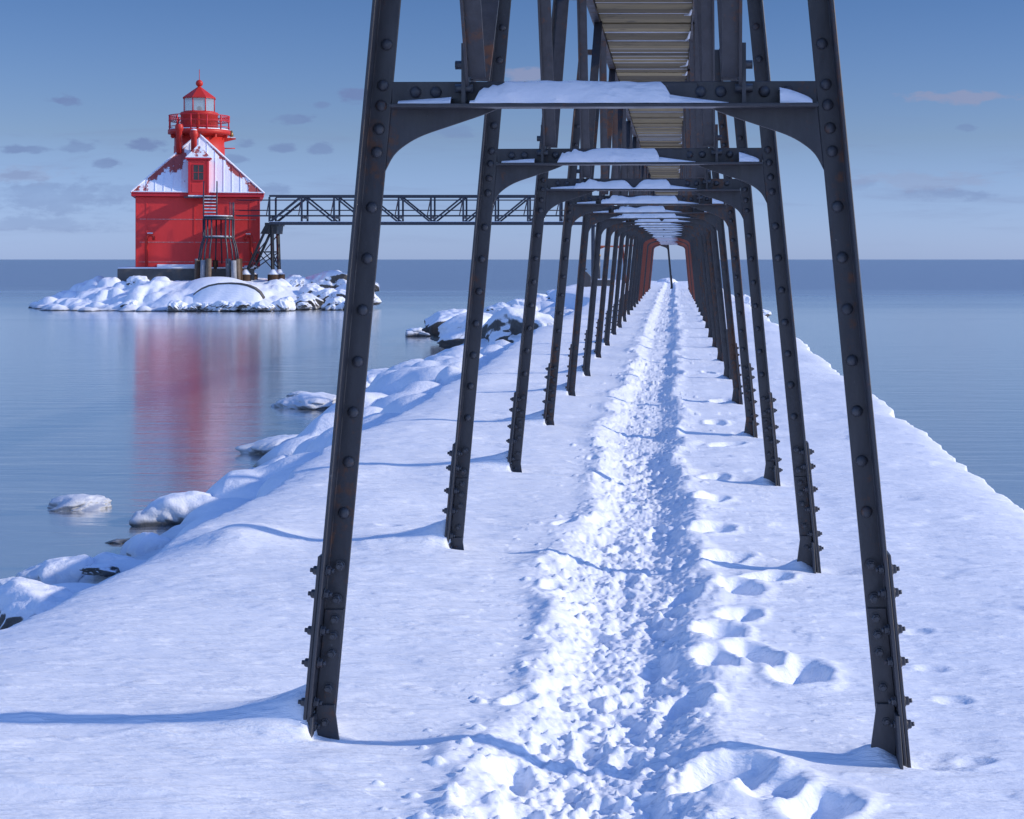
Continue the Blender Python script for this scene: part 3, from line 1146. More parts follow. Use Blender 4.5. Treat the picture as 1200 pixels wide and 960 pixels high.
def build_island():
    xs = np.linspace(-50, -13, 420)
    ys = np.linspace(93, 132, 300)
    X, Y = np.meshgrid(xs, ys)
    r = np.sqrt(((X - ISC[0]) / np.where(X < ISC[0], 10.7, 11.0)) ** 2 + ((Y - ISC[1]) / 14.6) ** 2)
    r += 0.10 * fbm(X * 0.25, Y * 0.25, 3, 71)
    H = -1.75 + 2.0 * sstep(1.12, 0.55, r) + 0.15 * fbm(X * 0.5, Y * 0.5, 4, 72) * (r < 1.1)
    # the snow mound in front of the tower
    q = W(252, 322, 102.0)
    H = np.maximum(H, -1.6 + (0.62 + 1.6) * np.exp(-(((X - q.x) / 3.6) ** 2 + ((Y - 102.4) / 3.6) ** 2) ** 1.2))
    rs = np.random.RandomState(3)
    doms = []
    for i in range(210):
        a = rs.uniform(math.pi, 2 * math.pi)
        rr = rs.uniform(0.62, 1.0)
        x0, y0 = ISC[0] + 10.7 * rr * math.cos(a), ISC[1] + 14.2 * rr * math.sin(a)
        r0 = rs.uniform(0.4, 0.95)
        top = -1.22 + 1.55 * sstep(1.0, 0.6, np.array(rr)) + rs.uniform(-.15, .30)
        if abs(x0 - q.x) < 2.6 and y0 < 105:
            top -= 0.35
        doms.append((x0, y0, r0, float(top), 0.9))
    H = dome_union(X, Y, H, doms, 0.10)
    H += (0.16 * fbm(X * 1.1, Y * 1.1, 4, 73) + 0.07 * (0.5 - 2 * np.abs(vnoise(X * 2.6, Y * 2.6, 74)))) * (H > -1.5) * (1 - np.exp(-(((X - q.x) / 2.6) ** 2 + ((Y - 102) / 3.2) ** 2)))
    o = grid_mesh("island", X, Y, H, M_islet)
    tag(o, "low rocky islet buried in snow", "island", kind="structure")
    return xs, ys, H


ix_, iy_, iH = build_island()


def island_at(x, y):
    return float(iH[min(max(int(np.searchsorted(iy_, y)), 1), len(iy_) - 1), min(max(int(np.searchsorted(ix_, x)), 1), len(ix_) - 1)])


# ------------------------------------------------------------------ lighthouse
HZ = 107.0
PXM = HZ / F                        # metres per photo pixel there
HX = (232.3 - PX) * PXM
H0 = EYE - (313 - PY) * PXM         # foot of the walls
HA = RZ(14.6)
lh = empty("lighthouse", (HX, HZ, H0), HA)
tag(lh, "red steel lighthouse house with a round lantern tower on the snowy islet", "lighthouse")


def U(px):
    return (px - 232.3) * PXM


def V(py):
    return (313 - py) * PXM


def VT(py, d=4.0):
    """height above the house foot of a photo row, d metres behind the front wall"""
    return EYE - (py - PY) * (HZ + d) / F - H0


HW, HD = 3.76, 7.5
m = MB()
zt = V(231)
m.box((0, HD / 2, zt / 2), (2 * HW, HD, zt))
wall = m.build("wall", M_red, lh, 0.02)
for px in (163.2, 174.5, 228, 291, 302):
    MB().box((U(px), -0.012, zt / 2), (0.07, 0.024, zt - 0.02)).build("batten", M_red, wall)
for vv in np.linspace(1.2, HD - 1.2, 5):
    for s_ in (-1, 1):
        MB().box((s_ * (HW + 0.012), vv, zt / 2), (0.024, 0.07, zt - 0.02)).build("batten", M_red, wall)
m = MB()
for py in (257.2, 284):
    m.box((0, -0.008, V(py)), (2 * HW - 0.5, 0.016, 0.05))
m.box((0, -0.010, 0.32), (2 * HW - 0.4, 0.020, 0.05))
m.build("seam", M_wear, wall)
m = MB()
m.box((0, HD / 2, (V(231) + V(226)) / 2 - 0.02), (8.0, HD + 0.5, V(226) - V(231) - 0.06))
m.box((0, HD / 2, V(226) - 0.03), (8.08, HD + 0.58, 0.05))
m.build("eave", M_redtrim, lh, 0.015)
# hipped roof with its ridge against the tower
ap = VT(157.5, 2.4)
za = V(226) - 0.002
vs = [(-4.02, -0.27, za), (4.02, -0.27, za), (4.02, HD + 0.27, za), (-4.02, HD + 0.27, za), (0, 2.45, ap), (0, HD - 2.2, ap)]
roof = MB().add(vs, [(0, 1, 4), (1, 2, 5, 4), (2, 3, 5), (3, 0, 4, 5), (0, 3, 2, 1)]).build("roof", M_roof, lh)
m = MB()
A, B = Vector(vs[0]), Vector(vs[4])
for k in np.linspace(-3.6, 3.6, 15):
    p0 = Vector((k, -0.27, za))
    t = 1 - abs(k) / 4.02
    p1 = Vector((k, -0.27 + (2.72) * t, za + (ap - za) * t))
    if t > 0.08:
        m.bar(p0, p1, 0.05, 0.07, (0, -1, 1))
m.build("standing_seam", M_roof, roof)
m = MB()
for sx in (-1, 1):
    m.bar((4.02 * sx, -0.27, za), (0.03 * sx, 2.42, ap), 0.09, 0.10, (0, -0.5, 1))
m.build("hip_cap", M_snow, roof)
# snow along the eave
m = MB()
m.box((-2.3, -0.18, za + 0.035), (3.2, 0.22, 0.075))
m.box((2.35, -0.18, za + 0.035), (3.25, 0.22, 0.075))
m.build("eave_snow", M_snow, roof, 0.03)
# dormer
dm = MB()
du0, du1 = U(221), U(244.5)
dc = (du0 + du1) / 2
dw0, dw1 = V(228.5), V(185.5)
dm.box((dc, 0.72, (dw0 + dw1) / 2), (du1 - du0, 2.1, dw1 - dw0))
dorm = dm.build("dormer", M_red, lh, 0.015)
e0, e1, pk = U(218), U(247), V(169)
m = MB()
vs = [(e0, -0.45, dw1), (e1, -0.45, dw1), (dc, 0.0, pk), (e0, 2.0, dw1), (e1, 2.0, dw1), (dc, 2.3, pk)]
m.add(vs, [(0, 1, 2), (1, 4, 5, 2), (0, 2, 5, 3), (0, 3, 4, 1), (3, 5, 4)])
m.build("dormer_roof", M_roof, dorm)
m = MB()
m.box((dc, -0.36, dw1 - 0.045), (e1 - e0 + 0.06, 0.22, 0.10))
m.box((dc, -0.34, dw1 - 0.14), (e1 - e0 - 0.12, 0.08, 0.08))
m.box((du0 + 0.07, -0.35, (dw0 + dw1) / 2), (0.14, 0.06, dw1 - dw0 - 0.2))
m.box((du1 - 0.07, -0.35, (dw0 + dw1) / 2), (0.14, 0.06, dw1 - dw0 - 0.2))
m.build("dormer_trim", M_redtrim, dorm, 0.01)
m = MB()
m.box((dc, -0.40, dw1 + 0.04), (e1 - e0, 0.12, 0.07))
m.build("dormer_snow", M_snow, dorm, 0.02)
wx0, wx1, wz0, wz1 = U(227), U(238.3), V(211.2), V(193.8)
m = MB()
fr = 0.06
wc, hc = (wx0 + wx1) / 2, (wz0 + wz1) / 2
m.box((wx0 - fr / 2, -0.36, hc), (fr, 0.08, wz1 - wz0 + 2 * fr))
m.box((wx1 + fr / 2, -0.36, hc), (fr, 0.08, wz1 - wz0 + 2 * fr))
m.box((wc, -0.36, wz1 + fr / 2), (wx1 - wx0 - 0.004, 0.08, fr))
m.box((wc, -0.36, wz0 - fr / 2), (wx1 - wx0 - 0.004, 0.08, fr))
m.box((wc, -0.355, hc), (0.03, 0.05, wz1 - wz0 - 0.002))
m.box((wc, -0.356, hc), (wx1 - wx0 - 0.002, 0.044, 0.03))
m.build("window_frame", M_redtrim, dorm)
m = MB()
m.box((wc, -0.338, hc), (wx1 - wx0 + 0.02, 0.01, wz1 - wz0 + 0.02))
m.build("window_pane", M_dark, dorm)
m = MB()
m.box((wc, -0.345, (wz0 + dw0) / 2 - 0.05), (wx1 - wx0 + 0.2, 0.03, wz0 - dw0 - 0.35))
m.build("door_panel", M_red, dorm, 0.01)


def chimney(px, y0, y1, vv, r, cap=True):
    m = MB()
    z0, z1 = VT(y0, vv), VT(y1, vv)
    pr_ = [(r, z0), (r, z1 - 0.45), (r * 1.35, z1 - 0.36), (r * 1.35, z1 - 0.12), (r * 1.1, z1 - 0.05), (r * 1.1, z1)] if cap else [(r, z0), (r, z1 - .08), (r * 1.15, z1 - .07), (r * 1.15, z1)]
    m.lathe(pr_, 16, (U(px), vv, 0))
    return m.build("vent_pipe", M_tower, lh)


chimney(210, 180, 146, 1.55, 0.19)
c2 = chimney(227, 184, 153, 1.40, 0.19)
chimney(231, 165, 133, 2.35, 0.13, False)
m = MB()
zc = VT(153, 1.4)
m.lathe([(0.19, zc - 0.01), (0.17, zc + 0.06), (0.05, zc + 0.10)], 14, (U(227), 1.45, 0))
m.build("vent_snow", M_snow, c2)
# tower
TV = 4.15
TC = (0.0, TV, 0)
m = MB()
m.lathe([(1.60, VT(212)), (1.60, VT(172)), (1.57, VT(171.5)), (1.57, VT(158.6))], 40, TC)
tw = m.build("tower", M_tower, lh)
m = MB()
gz0, gz1 = VT(158.5), VT(153)
m.lathe([(1.58, gz0 - 0.10), (1.75, gz0), (1.97, gz0 + 0.04), (1.97, gz1)], 40, TC)
for k in range(10):
    a = 2 * math.pi * k / 10 + 0.3
    m.box((math.cos(a) * 1.68, TV + math.sin(a) * 1.68, gz0 - 0.08), (0.34, 0.10, 0.22), Matrix.Rotation(a, 3, 'Z'))
gal = m.build("gallery", M_tower, lh)
m = MB()
m.lathe([(1.93, gz1 + 0.002), (1.88, gz1 + 0.07), (1.2, gz1 + 0.07)], 40, TC)
m.build("gallery_snow", M_snow, gal)
rl = MB()
R = 1.91
rz1, rz2, rz3 = VT(136.2), VT(142.5), VT(149.5)
for k in range(12):
    a = 2 * math.pi * (k + 0.5) / 12
    rl.tube([(math.cos(a) * R, TV + math.sin(a) * R, gz1), (math.cos(a) * R, TV + math.sin(a) * R, rz1)], 0.045, 8)
for z in (rz1, rz2, rz3):
    rl.tube([(math.cos(a) * R, TV + math.sin(a) * R, z) for a in np.linspace(0, 2 * math.pi, 49)], 0.028, 6, False)
rail = rl.build("railing", M_redtrim, gal)
lt = MB()
na = 64
for k in range(na):
    a0, a1 = 2 * math.pi * k / na, 2 * math.pi * (k + 1) / na
    am = (a0 + a1) / 2
    if math.sin(am) < -0.72:
        continue
    P0, P1 = (math.cos(a0) * R, TV + math.sin(a0) * R), (math.cos(a1) * R, TV + math.sin(a1) * R)
    lt.bar((*P0, rz2), (*P1, rz1), 0.02, 0.035)
    lt.bar((*P0, rz1), (*P1, rz2), 0.018, 0.033)
lt.build("lattice_panel", M_redtrim, rail)
m = MB()
dz0, dz1 = gz1, VT(132)
m.lathe([(1.17, dz0), (1.17, dz1 - 0.18), (1.21, dz1 - 0.16), (1.21, dz1 - 0.06), (1.15, dz1)], 36, TC)
m.build("watch_drum", M_tower, lh)
ln = MB()
lz0, lz1 = VT(131.8), VT(115)
OC = math.pi / 8 + HA * 0 + RZ(0)
lr = 1.02
ang = [OC + k * math.pi / 4 for k in range(8)]
for a in ang:
    ln.tube([(math.cos(a) * lr, TV + math.sin(a) * lr, lz0), (math.cos(a) * lr, TV + math.sin(a) * lr, lz1)], 0.035, 6)
for z in (lz0 + 0.02, lz1 - 0.03):
    for a, b_ in zip(ang, ang[1:] + ang[:1]):
        ln.bar((math.cos(a) * lr, TV + math.sin(a) * lr, z), (math.cos(b_) * lr, TV + math.sin(b_) * lr, z), 0.06, 0.06)
lan = ln.build("lantern", M_redtrim, lh)
for a, b_ in zip(ang, ang[1:] + ang[:1]):
    P0, P1 = Vector((math.cos(a) * lr, TV + math.sin(a) * lr, 0)), Vector((math.cos(b_) * lr, TV + math.sin(b_) * lr, 0))
    m = MB()
    m.add([P0 + Vector((0, 0, lz0 + .05)), P1 + Vector((0, 0, lz0 + .05)), P1 + Vector((0, 0, lz1 - .06)), P0 + Vector((0, 0, lz1 - .06))], [(0, 1, 2, 3)])
    m.build("pane", M_glass, lan)
m = MB()
m.lathe([(0.10, lz0), (0.10, lz0 + 0.16), (0.17, lz0 + 0.18), (0.17, lz0 + 0.34), (0.05, lz0 + 0.40)], 14, TC)
m.build("beacon", M_brass, lan)
m = MB()
m.lathe([(1.11, lz1 - 0.06), (1.11, lz1), (0.12, VT(102)), (0.10, VT(101))], 8, TC, False, OC)
lroof = m.build("lantern_roof", M_tower, lan)
m = MB()
bz, br = VT(97.8), 0.23
m.lathe([(br * math.cos(t), bz + br * math.sin(t)) for t in np.linspace(-1.4, 1.45, 12)], 20, TC)
m.tube([(0, TV, bz), (0, TV, VT(81.5))], 0.02, 6)
m.build("finial", M_tower, lroof)
# horn bracket on the tower's right
m = MB()
a0 = U(258)
m.plate([(1.40, VT(161)), (2.30, VT(161.6)), (2.30, VT(162.6)), (1.40, VT(167))], TV - 0.10, TV + 0.10)
m.tube([(1.4, TV, VT(173.6)), (2.25, TV, VT(173.3))], 0.035, 6)
br_ = m.build("horn_bracket", M_tower, lh)
m = MB()
m.lathe([(0.10, VT(161)), (0.10, VT(159)), (0.16, VT(158.5)), (0.10, VT(156)), (0.06, VT(152.5))], 10, (2.02, TV, 0))
m.build("fog_horn", M_brass, br_)
m = MB()
m.box((2.02, TV, VT(160.6)), (0.5, 0.2, 0.06))
m.build("bracket_snow", M_snow, br_)
# cane shaped vent pipes in front of the wall


def cane(px0, px1, name):
    x0, x1 = U(px0), U(px1)
    r = (x1 - x0) / 2
    zt_ = V(279)
    pts = [(x0, -0.28, -0.1), (x0, -0.28, zt_)]
    for t in np.linspace(0, math.pi, 9)[1:]:
        pts.append((x0 + r - r * math.cos(t), -0.28, zt_ + abs(r) * 0.95 * math.sin(t)))
    pts.append((x1, -0.28, zt_ - 0.16))
    o = MB().tube(pts, 0.088, 12).build("cane_pipe", M_tower, lh)
    s_ = MB()
    s_.box(((x0 + x1) / 2, -0.28, zt_ + abs(r) + 0.075), (abs(r) * 1.6, 0.14, 0.06))
    s_.build("pipe_snow", M_snow, o, 0.02)


cane(174.5, 182.5, "l")
cane(292.5, 285.5, "r")
# concrete plinth
m = MB()
fw0, fw1 = U(143.5), U(296)
m.box(((fw0 + fw1) / 2, HD / 2 - 0.3, -0.68), (fw1 - fw0, HD + 1.9, 1.15))
m.box((0, HD / 2, -0.055), (2 * HW - 0.15, HD - 0.15, 0.10))
pl = m.build("plinth", M_conc, lh, 0.03)
m = MB()
m.box(((fw0 + fw1) / 2, -0.72, -0.055), (fw1 - fw0 - 0.05, 1.0, 0.10))
m.box((fw0 + 0.42, HD / 2, -0.055), (0.8, HD, 0.10))
m.box((U(210), -0.09, 0.06), (U(228) - U(180), 0.16, 0.22))
m.box((U(292), -0.09, 0.03), (0.8, 0.16, 0.12))
m.build("plinth_snow", M_snow, pl, 0.03)

# ------------------------------------------------------------------ stair and cage landing in front of the house
SV = -2.35
SXL = U(255.6)
st = empty("stair_tower", lh.matrix_basis @ Vector((SXL, SV, 0)), HA)
st.location = Vector((HX, HZ, H0)) + Matrix.Rotation(HA, 3, 'Z') @ Vector((SXL, SV, 0))
tag(st, "dark steel stair and round cage landing on piles before the red house", "stairs")
sz = (HZ - 2.4) / F


def SZ(py):
    return EYE - (py - PY) * sz - H0


lr_ = 0.92
m = MB()
m.lathe([(lr_, SZ(255.5)), (lr_, SZ(253.5))], 24)
m.lathe([(lr_ + 0.03, SZ(257.5)), (lr_ + 0.03, SZ(255.5))], 24)
m.build("landing", M_steel, st)
m = MB()
m.lathe([(lr_ - 0.06, SZ(253.4)), (lr_ - 0.10, SZ(253.4) + 0.05)], 20)
m.build("landing_snow", M_snow, st)
m = MB()
m.lathe([(lr_ + 0.02, SZ(279.5)), (lr_ + 0.02, SZ(277.5)), (lr_ - 0.12, SZ(277.5)), (lr_ - 0.12, SZ(279.5))], 24)
m.build("ring", M_steel, st)
m = MB()
m.lathe([(lr_ - 0.01, SZ(277.4)), (lr_ - 0.06, SZ(277.4) + 0.05), (lr_ - 0.10, SZ(277.4))], 20)
m.build("ring_snow", M_snow, st)
for k in range(20):
    a = 2 * math.pi * (k + 0.5) / 20 - math.pi / 2
    c_, s_ = math.cos(a), math.sin(a)
    if abs(c_) < 0.2 and s_ < 0:
        continue
    pts = [(c_ * lr_, s_ * lr_, SZ(256)), (c_ * lr_, s_ * lr_, SZ(279)), (c_ * (lr_ + .04), s_ * (lr_ + .04), SZ(282)), (c_ * (lr_ + .14), s_ * (lr_ + .14), SZ(288)), (c_ * (lr_ + .22), s_ * (lr_ + .22), SZ(296)), (c_ * 1.22, s_ * 1.22, SZ(309))]
    MB().tube(pts, 0.043, 8).build("cage_bar", M_truss, st)
    if k % 2 == 0 or abs(c_) > 0.5:
        pl_ = MB().tube([(c_ * 1.26, s_ * 1.26, SZ(304.5) + 0.08 * math.sin(k * 5)), (c_ * 1.30, s_ * 1.30, SZ(334))], 0.165, 12).build("pile", (M_pile, M_pile2, M_pile3)[k % 3], st)
# flight of steps up to the dormer
yb, yt = 0.75, -SV - 0.85
zb0, zt0 = SZ(253), V(231)
for i in range(7):
    t = i / 6
    yy, zz = yb + (yt - yb) * t, zb0 + (zt0 - zb0) * t
    m = MB()
    m.box((U(246) - SXL, yy, zz), (0.74, 0.15, 0.04))
    tr = m.build("tread", M_truss, st)
    m = MB()
    m.box((U(246) - SXL, yy - 0.02, zz + 0.045), (0.70, 0.16, 0.05))
    m.build("tread_snow", M_snow, tr)
for px in (238.7, 253.6):
    m = MB()
    x = U(px) - SXL
    m.bar((x, yb - 0.1, zb0 - 0.05), (x, yt + 0.05, zt0), 0.06, 0.16)
    m.build("stringer", M_truss, st)
    m = MB()
    m.tube([(x, yb - 0.1, zb0 - 0.05), (x, yb - 0.1, zb0 + 0.95), (x, yt, zt0 + 0.95), (x, yt, zt0)], 0.04, 8)
    m.tube([(x, yb - 0.1, zb0 + 0.45), (x, yt, zt0 + 0.45)], 0.025, 6)
    m.build("handrail", M_truss, st)
m = MB()
m.box((U(233) - SXL, yt + 0.30, zt0 - 0.04), (1.75, 0.62, 0.07))
dp = m.build("door_platform", M_truss, st)
m = MB()
m.box((U(230) - SXL, yt + 0.30, zt0 + 0.04), (0.95, 0.55, 0.09))
m.build("platform_snow", M_snow, dp, 0.02)
m = MB()
zl = SZ(253.5)
for k in (-2, -1, 0, 1):
    a = k * 0.42 + 0.1
    m.tube([(math.cos(a) * lr_, math.sin(a) * lr_, zl), (math.cos(a) * lr_, math.sin(a) * lr_, SZ(237))], 0.03, 6)
m.build("landing_rail", M_truss, st)

# ------------------------------------------------------------------ footbridge truss
BZ = 107.0


def BX(px, Z=BZ):
    return (px - PX) * Z / F


def BH(py):
    return EYE - (py - PY) * BZ / F


bx0, bx1 = BX(319.5), BX(695)
br = empty("footbridge", ((bx0 + bx1) / 2, BZ, 0))
tag(br, "dark steel truss footbridge spanning the water to the red lighthouse", "bridge")
bc = (bx0 + bx1) / 2
NP = 10
pl_ = (bx1 - bx0) / NP
hw = 0.85
ztop, zbot, zdk = BH(230.3), BH(262), BH(253)
for s_ in (-1, 1):
    m = MB()
    m.bar((bx0 - bc, s_ * hw, ztop), (bx1 - bc, s_ * hw, ztop), 0.14, 0.13)
    m.build("top_chord", M_truss, br)
    m = MB()
    m.bar((bx0 - bc, s_ * hw, zbot), (bx1 - bc, s_ * hw, zbot), 0.16, 0.16)
    bcm = m.build("bottom_chord", M_truss, br)
    if s_ < 0:
        m = MB()
        m.bar((bx0 - bc, s_ * hw, zbot + 0.095), (bx1 - bc, s_ * hw, zbot + 0.095), 0.15, 0.03)
        m.build("chord_snow", M_snow, bcm)
    for k in range(NP + 1):
        x = bx0 + pl_ * k - bc
        MB().bar((x, s_ * hw, zbot + 0.08), (x, s_ * hw, ztop - 0.065), 0.09, 0.11, (1, 0, 0)).build("post", M_truss, br)
        if k < NP:
            up = k == 0 or 5 <= k < 9
            z0, z1 = (zbot + 0.09, ztop - 0.07) if up else (ztop - 0.07, zbot + 0.09)
            MB().bar((x + 0.06, s_ * hw, z0), (x + pl_ - 0.06, s_ * hw, z1), 0.08, 0.14 if k in (0, 9) else 0.10, (0, 0, 1)).build("diagonal", M_truss, br)
m = MB()
for k in range(NP + 1):
    x = bx0 + pl_ * k - bc
    m.bar((x, -hw, zdk - 0.10), (x, hw, zdk - 0.10), 0.10, 0.16)
m.build("floor_beam", M_truss, br)
m = MB()
L0 = BX(273, 106) - bc
m.box(((L0 + bx1 - bc) / 2, 0, zdk), (bx1 - bc - L0, 0.8, 0.08))
m.build("walkway", M_truss, br)
m = MB()
for z in (BH(246.6), BH(234.6)):
    for s_ in (-1, 1):
        m.tube([(L0, s_ * 0.42, z), (bx1 - bc, s_ * 0.42, z)], 0.022, 6)
m.build("handrail", M_truss, br)
# sloped knee straps from the floor beams up to the chords
m = MB()
for k in range(NP + 1):
    x = bx0 + pl_ * k - bc
    m.bar((x - 0.28, -0.45, zdk + 0.05), (x, -hw, ztop - 0.1), 0.05, 0.05)
m.build("rail_stay", M_truss, br)

# trestle under the bridge's left end
tp = empty("bridge_trestle", (BX(322), BZ, BH(318)))
tag(tp, "black braced steel trestle under the bridge end, standing on four brown piles", "trestle")
zt_ = BH(264) - BH(318)
x0, x1 = BX(319.5) - BX(322), BX(331) - BX(322)
zb_ = -0.1
lx = BX(292) - BX(322)
for s_ in (-1, 1):
    yy = s_ * hw
    off = 0.0
    MB().bar((0.08, yy, zb_), (0.0, yy * 0.9, zt_), 0.17, 0.17).build("post", M_black, tp)
    MB().bar((lx, yy, zb_), (-0.25, yy * 0.9, zt_), 0.14, 0.14).build("raking_leg", M_black, tp)
    m = MB()
    m.bar((lx * 0.55, yy, zt_ * 0.42), (0.06, yy, zt_ * 0.42), 0.08, 0.08)
    m.bar((lx * 0.92, yy, 0.12), (0.06, yy, zt_ * 0.42), 0.06, 0.06)
    m.bar((lx * 0.55, yy, zt_ * 0.42), (0.08, yy, 0.12), 0.06, 0.06)
    m.bar((lx * 0.50, yy, zt_ * 0.45), (0.0, yy, zt_ * 0.80), 0.06, 0.06)
    m.build("bracing", M_black, tp)
    for xx, rr in ((0.10, 0.34), (lx, 0.33)):
        pz = MB().tube([(xx, yy, zb_ - 0.1), (xx, yy, -1.7)], rr, 18).build("pile", M_pile2, tp)
        m = MB()
        m.lathe([(rr, zb_ - 0.095), (rr * .7, zb_ + 0.02), (0.12, zb_ + 0.22)], 14, (xx, yy, 0))
        m.build("pile_snow", M_snow, pz)
m = MB()
for xx in (0.05, lx * 0.8):
    m.bar((xx, -hw, 0.25), (xx, hw, zt_ * 0.42), 0.06, 0.06)
    m.bar((xx, hw, 0.25), (xx, -hw, zt_ * 0.42), 0.055, 0.055)
m.build("cross_bracing", M_black, tp)
m = MB()
m.box((0.0, 0, zt_ + 0.04), (0.85, 2 * hw, 0.20))
m.plate([(-0.45, zt_ - 0.06), (0.35, zt_ - 0.06), (0.30, zt_ - 0.55), (-0.72, zt_ - 0.55)], -hw + 0.05, hw - 0.05)
m.build("cap_beam", M_black, tp)

# post under the bridge's right end
pp = empty("bridge_post", (BX(695), BZ, 0.1))
tag(pp, "single dark steel post holding up the bridge end at the pier", "post")
m = MB()
m.box((0, -0.6, 1.75), (0.17, 0.17, 4.0))
m.box((0, 0.6, 1.75), (0.16, 0.17, 4.0))
m.build("post", M_truss, pp)
MB().box((0, 0, 3.66), (0.4, 1.6, 0.12)).build("cap_plate", M_truss, pp)

# ------------------------------------------------------------------ small fixtures at the far left of the pier
q = W(686, 336, 88)
bo = empty("winch_box", (q.x, 88, q.z - 0.1), RZ(10))
tag(bo, "dark slant topped steel box on the pier behind the fourth trestle's left leg", "box")
m = MB()
m.plate([(-0.26, 0), (0.26, 0), (0.26, 0.62), (0.05, 0.85), (-0.26, 0.98)], -0.3, 0.3)
m.build("housing", M_steel, bo, 0.02)
MB().box((-0.02, 0, 1.0), (0.16, 0.3, 0.06)).build("lid_handle", M_steel, bo)
q = W(706, 336, 90)
cb = empty("concrete_block", (q.x, 90, q.z - 0.15))
tag(cb, "low concrete block with snow on top, beside the dark box", "block")
MB().box((0, 0, 0.25), (0.95, 0.8, 0.5)).build("block", M_conc, cb, 0.03)
MB().box((0, 0, 0.53), (0.90, 0.75, 0.06)).build("block_snow", M_snow, cb, 0.02)
q = W(702, 330, 92)
po = empty("mooring_post", (q.x, 92, q.z))
tag(po, "slim dark post with a pale cap standing behind the concrete block", "post")
MB().tube([(0, 0, 0), (0, 0, 1.35)], 0.07, 10).build("shaft", M_steel, po)
MB().lathe([(0.09, 1.35), (0.10, 1.42), (0.05, 1.5)], 10).build("cap", M_brass, po)

# rounded concrete crib in the mound before the house
q = W(263, 340, 98.6)
ck = empty("crib", (q.x, 99.2, -0.35))
tag(ck, "rounded concrete crib edge half buried in the snow mound", "concrete crib")
arc = [(-1.95, -0.02), (-1.75, 0.16), (-1.45, 0.36), (-1.05, 0.53), (-0.5, 0.64), (0.1, 0.67), (0.7, 0.64), (1.2, 0.54), (1.6, 0.37), (1.9, 0.12), (2.1, -0.2)]
m = MB()
m.plate([(x, z) for x, z in arc] + [(x * 0.97, z - 0.10) for x, z in arc[::-1]], -0.10, 0.5)
m.build("crib_edge", M_conc, ck)
nx, ny = 44, 14
ax_, az_ = [p[0] for p in arc], [p[1] for p in arc]
vs, fs = [], []
for i in range(nx + 1):
    x = -1.93 + 4.0 * i / nx
    zt = float(np.interp(x, ax_, az_)) - 0.07
    for jj in range(ny + 1):
        t = jj / ny
        z = zt * (1 - t) - 1.1 * t
        vs.append((x * (1 + 0.10 * t), -0.08 - 1.5 * t ** 1.3 + 0.05 * math.sin(x * 5 + t * 6) * t, z))
for i in range(nx):
    for jj in range(ny):
        fs.append((i * (ny + 1) + jj, i * (ny + 1) + jj + 1, (i + 1) * (ny + 1) + jj + 1, (i + 1) * (ny + 1) + jj))
m = MB().add(vs, fs, True)
m.build("crib_face", M_snow, ck)

# ------------------------------------------------------------------ boulders and ice
def boulder_mesh(name, seed, mat, flat=0.75, rough=0.42, sub=5):
    bm = bmesh.new()
    bmesh.ops.create_icosphere(bm, subdivisions=sub, radius=1.0)
    rs = np.random.RandomState(seed)
    P = np.array([v.co[:] for v in bm.verts])
    # facet the stone with random cutting planes, then soften the top with snow
    D = np.ones(len(P))
    for i in range(14):
        n = rs.normal(size=3)
        n /= np.linalg.norm(n)
        dcut = rs.uniform(0.62, 0.95)
        dt = P @ n
        D = np.minimum(D, np.where(dt > 1e-3, dcut / np.maximum(dt, 1e-3), 9))
    nz = fbm(P[:, 0] * 2.2 + seed, P[:, 1] * 2.2 + P[:, 2] * 1.7, 4, seed) + 0.25 * (0.5 - 2 * np.abs(vnoise(P[:, 0] * 5 + seed, P[:, 1] * 5 + P[:, 2] * 3, seed + 9)))
    top = sstep(0.05, 0.7, P[:, 2])
    r = (D * (1 - 0.28 * top) + 0.92 * 0.28 * top) * (1 + rough * nz * (1 - 0.6 * top))
    P = P * r[:, None]
    P[:, 2] *= flat
    for v, p in zip(bm.verts, P):
        v.co = p
    me = bpy.data.meshes.new(name)
    bm.to_mesh(me)
    bm.free()
    me.polygons.foreach_set('use_smooth', [True] * len(me.polygons))
    me.materials.append(mat)
    return me


ROCKS = [boulder_mesh("boulder", s, M_rock, 0.6 + 0.08 * (s % 3)) for s in range(6)]
BLOCK = [boulder_mesh("boulder", 50 + s, M_block, 0.7) for s in range(2)]
BARE = [boulder_mesh("boulder", 20 + s, M_bare, 0.55) for s in range(2)]
ICE = [boulder_mesh("ice_mound", 30 + s, M_ice, 0.35, 0.5) for s in range(3)]
br_r = random.Random(21)


def rock(px, py, Z, w_px, mesh, name, label, cat, group=None, sz_=1.0, sink=0.35, rz=None, ysc=1.0):
    """boulder whose middle shows at the photo pixel, w_px wide"""
    q = W(px, py, Z)
    r = w_px * Z / F / 2
    o = bpy.data.objects.new(name, mesh)
    COL.objects.link(o)
    o.location = q
    o.rotation_euler = (0, 0, br_r.uniform(0, 6.28) if rz is None else rz)
    o.scale = (r, r * ysc, r * sz_)
    tag(o, label, cat, group)
    return o


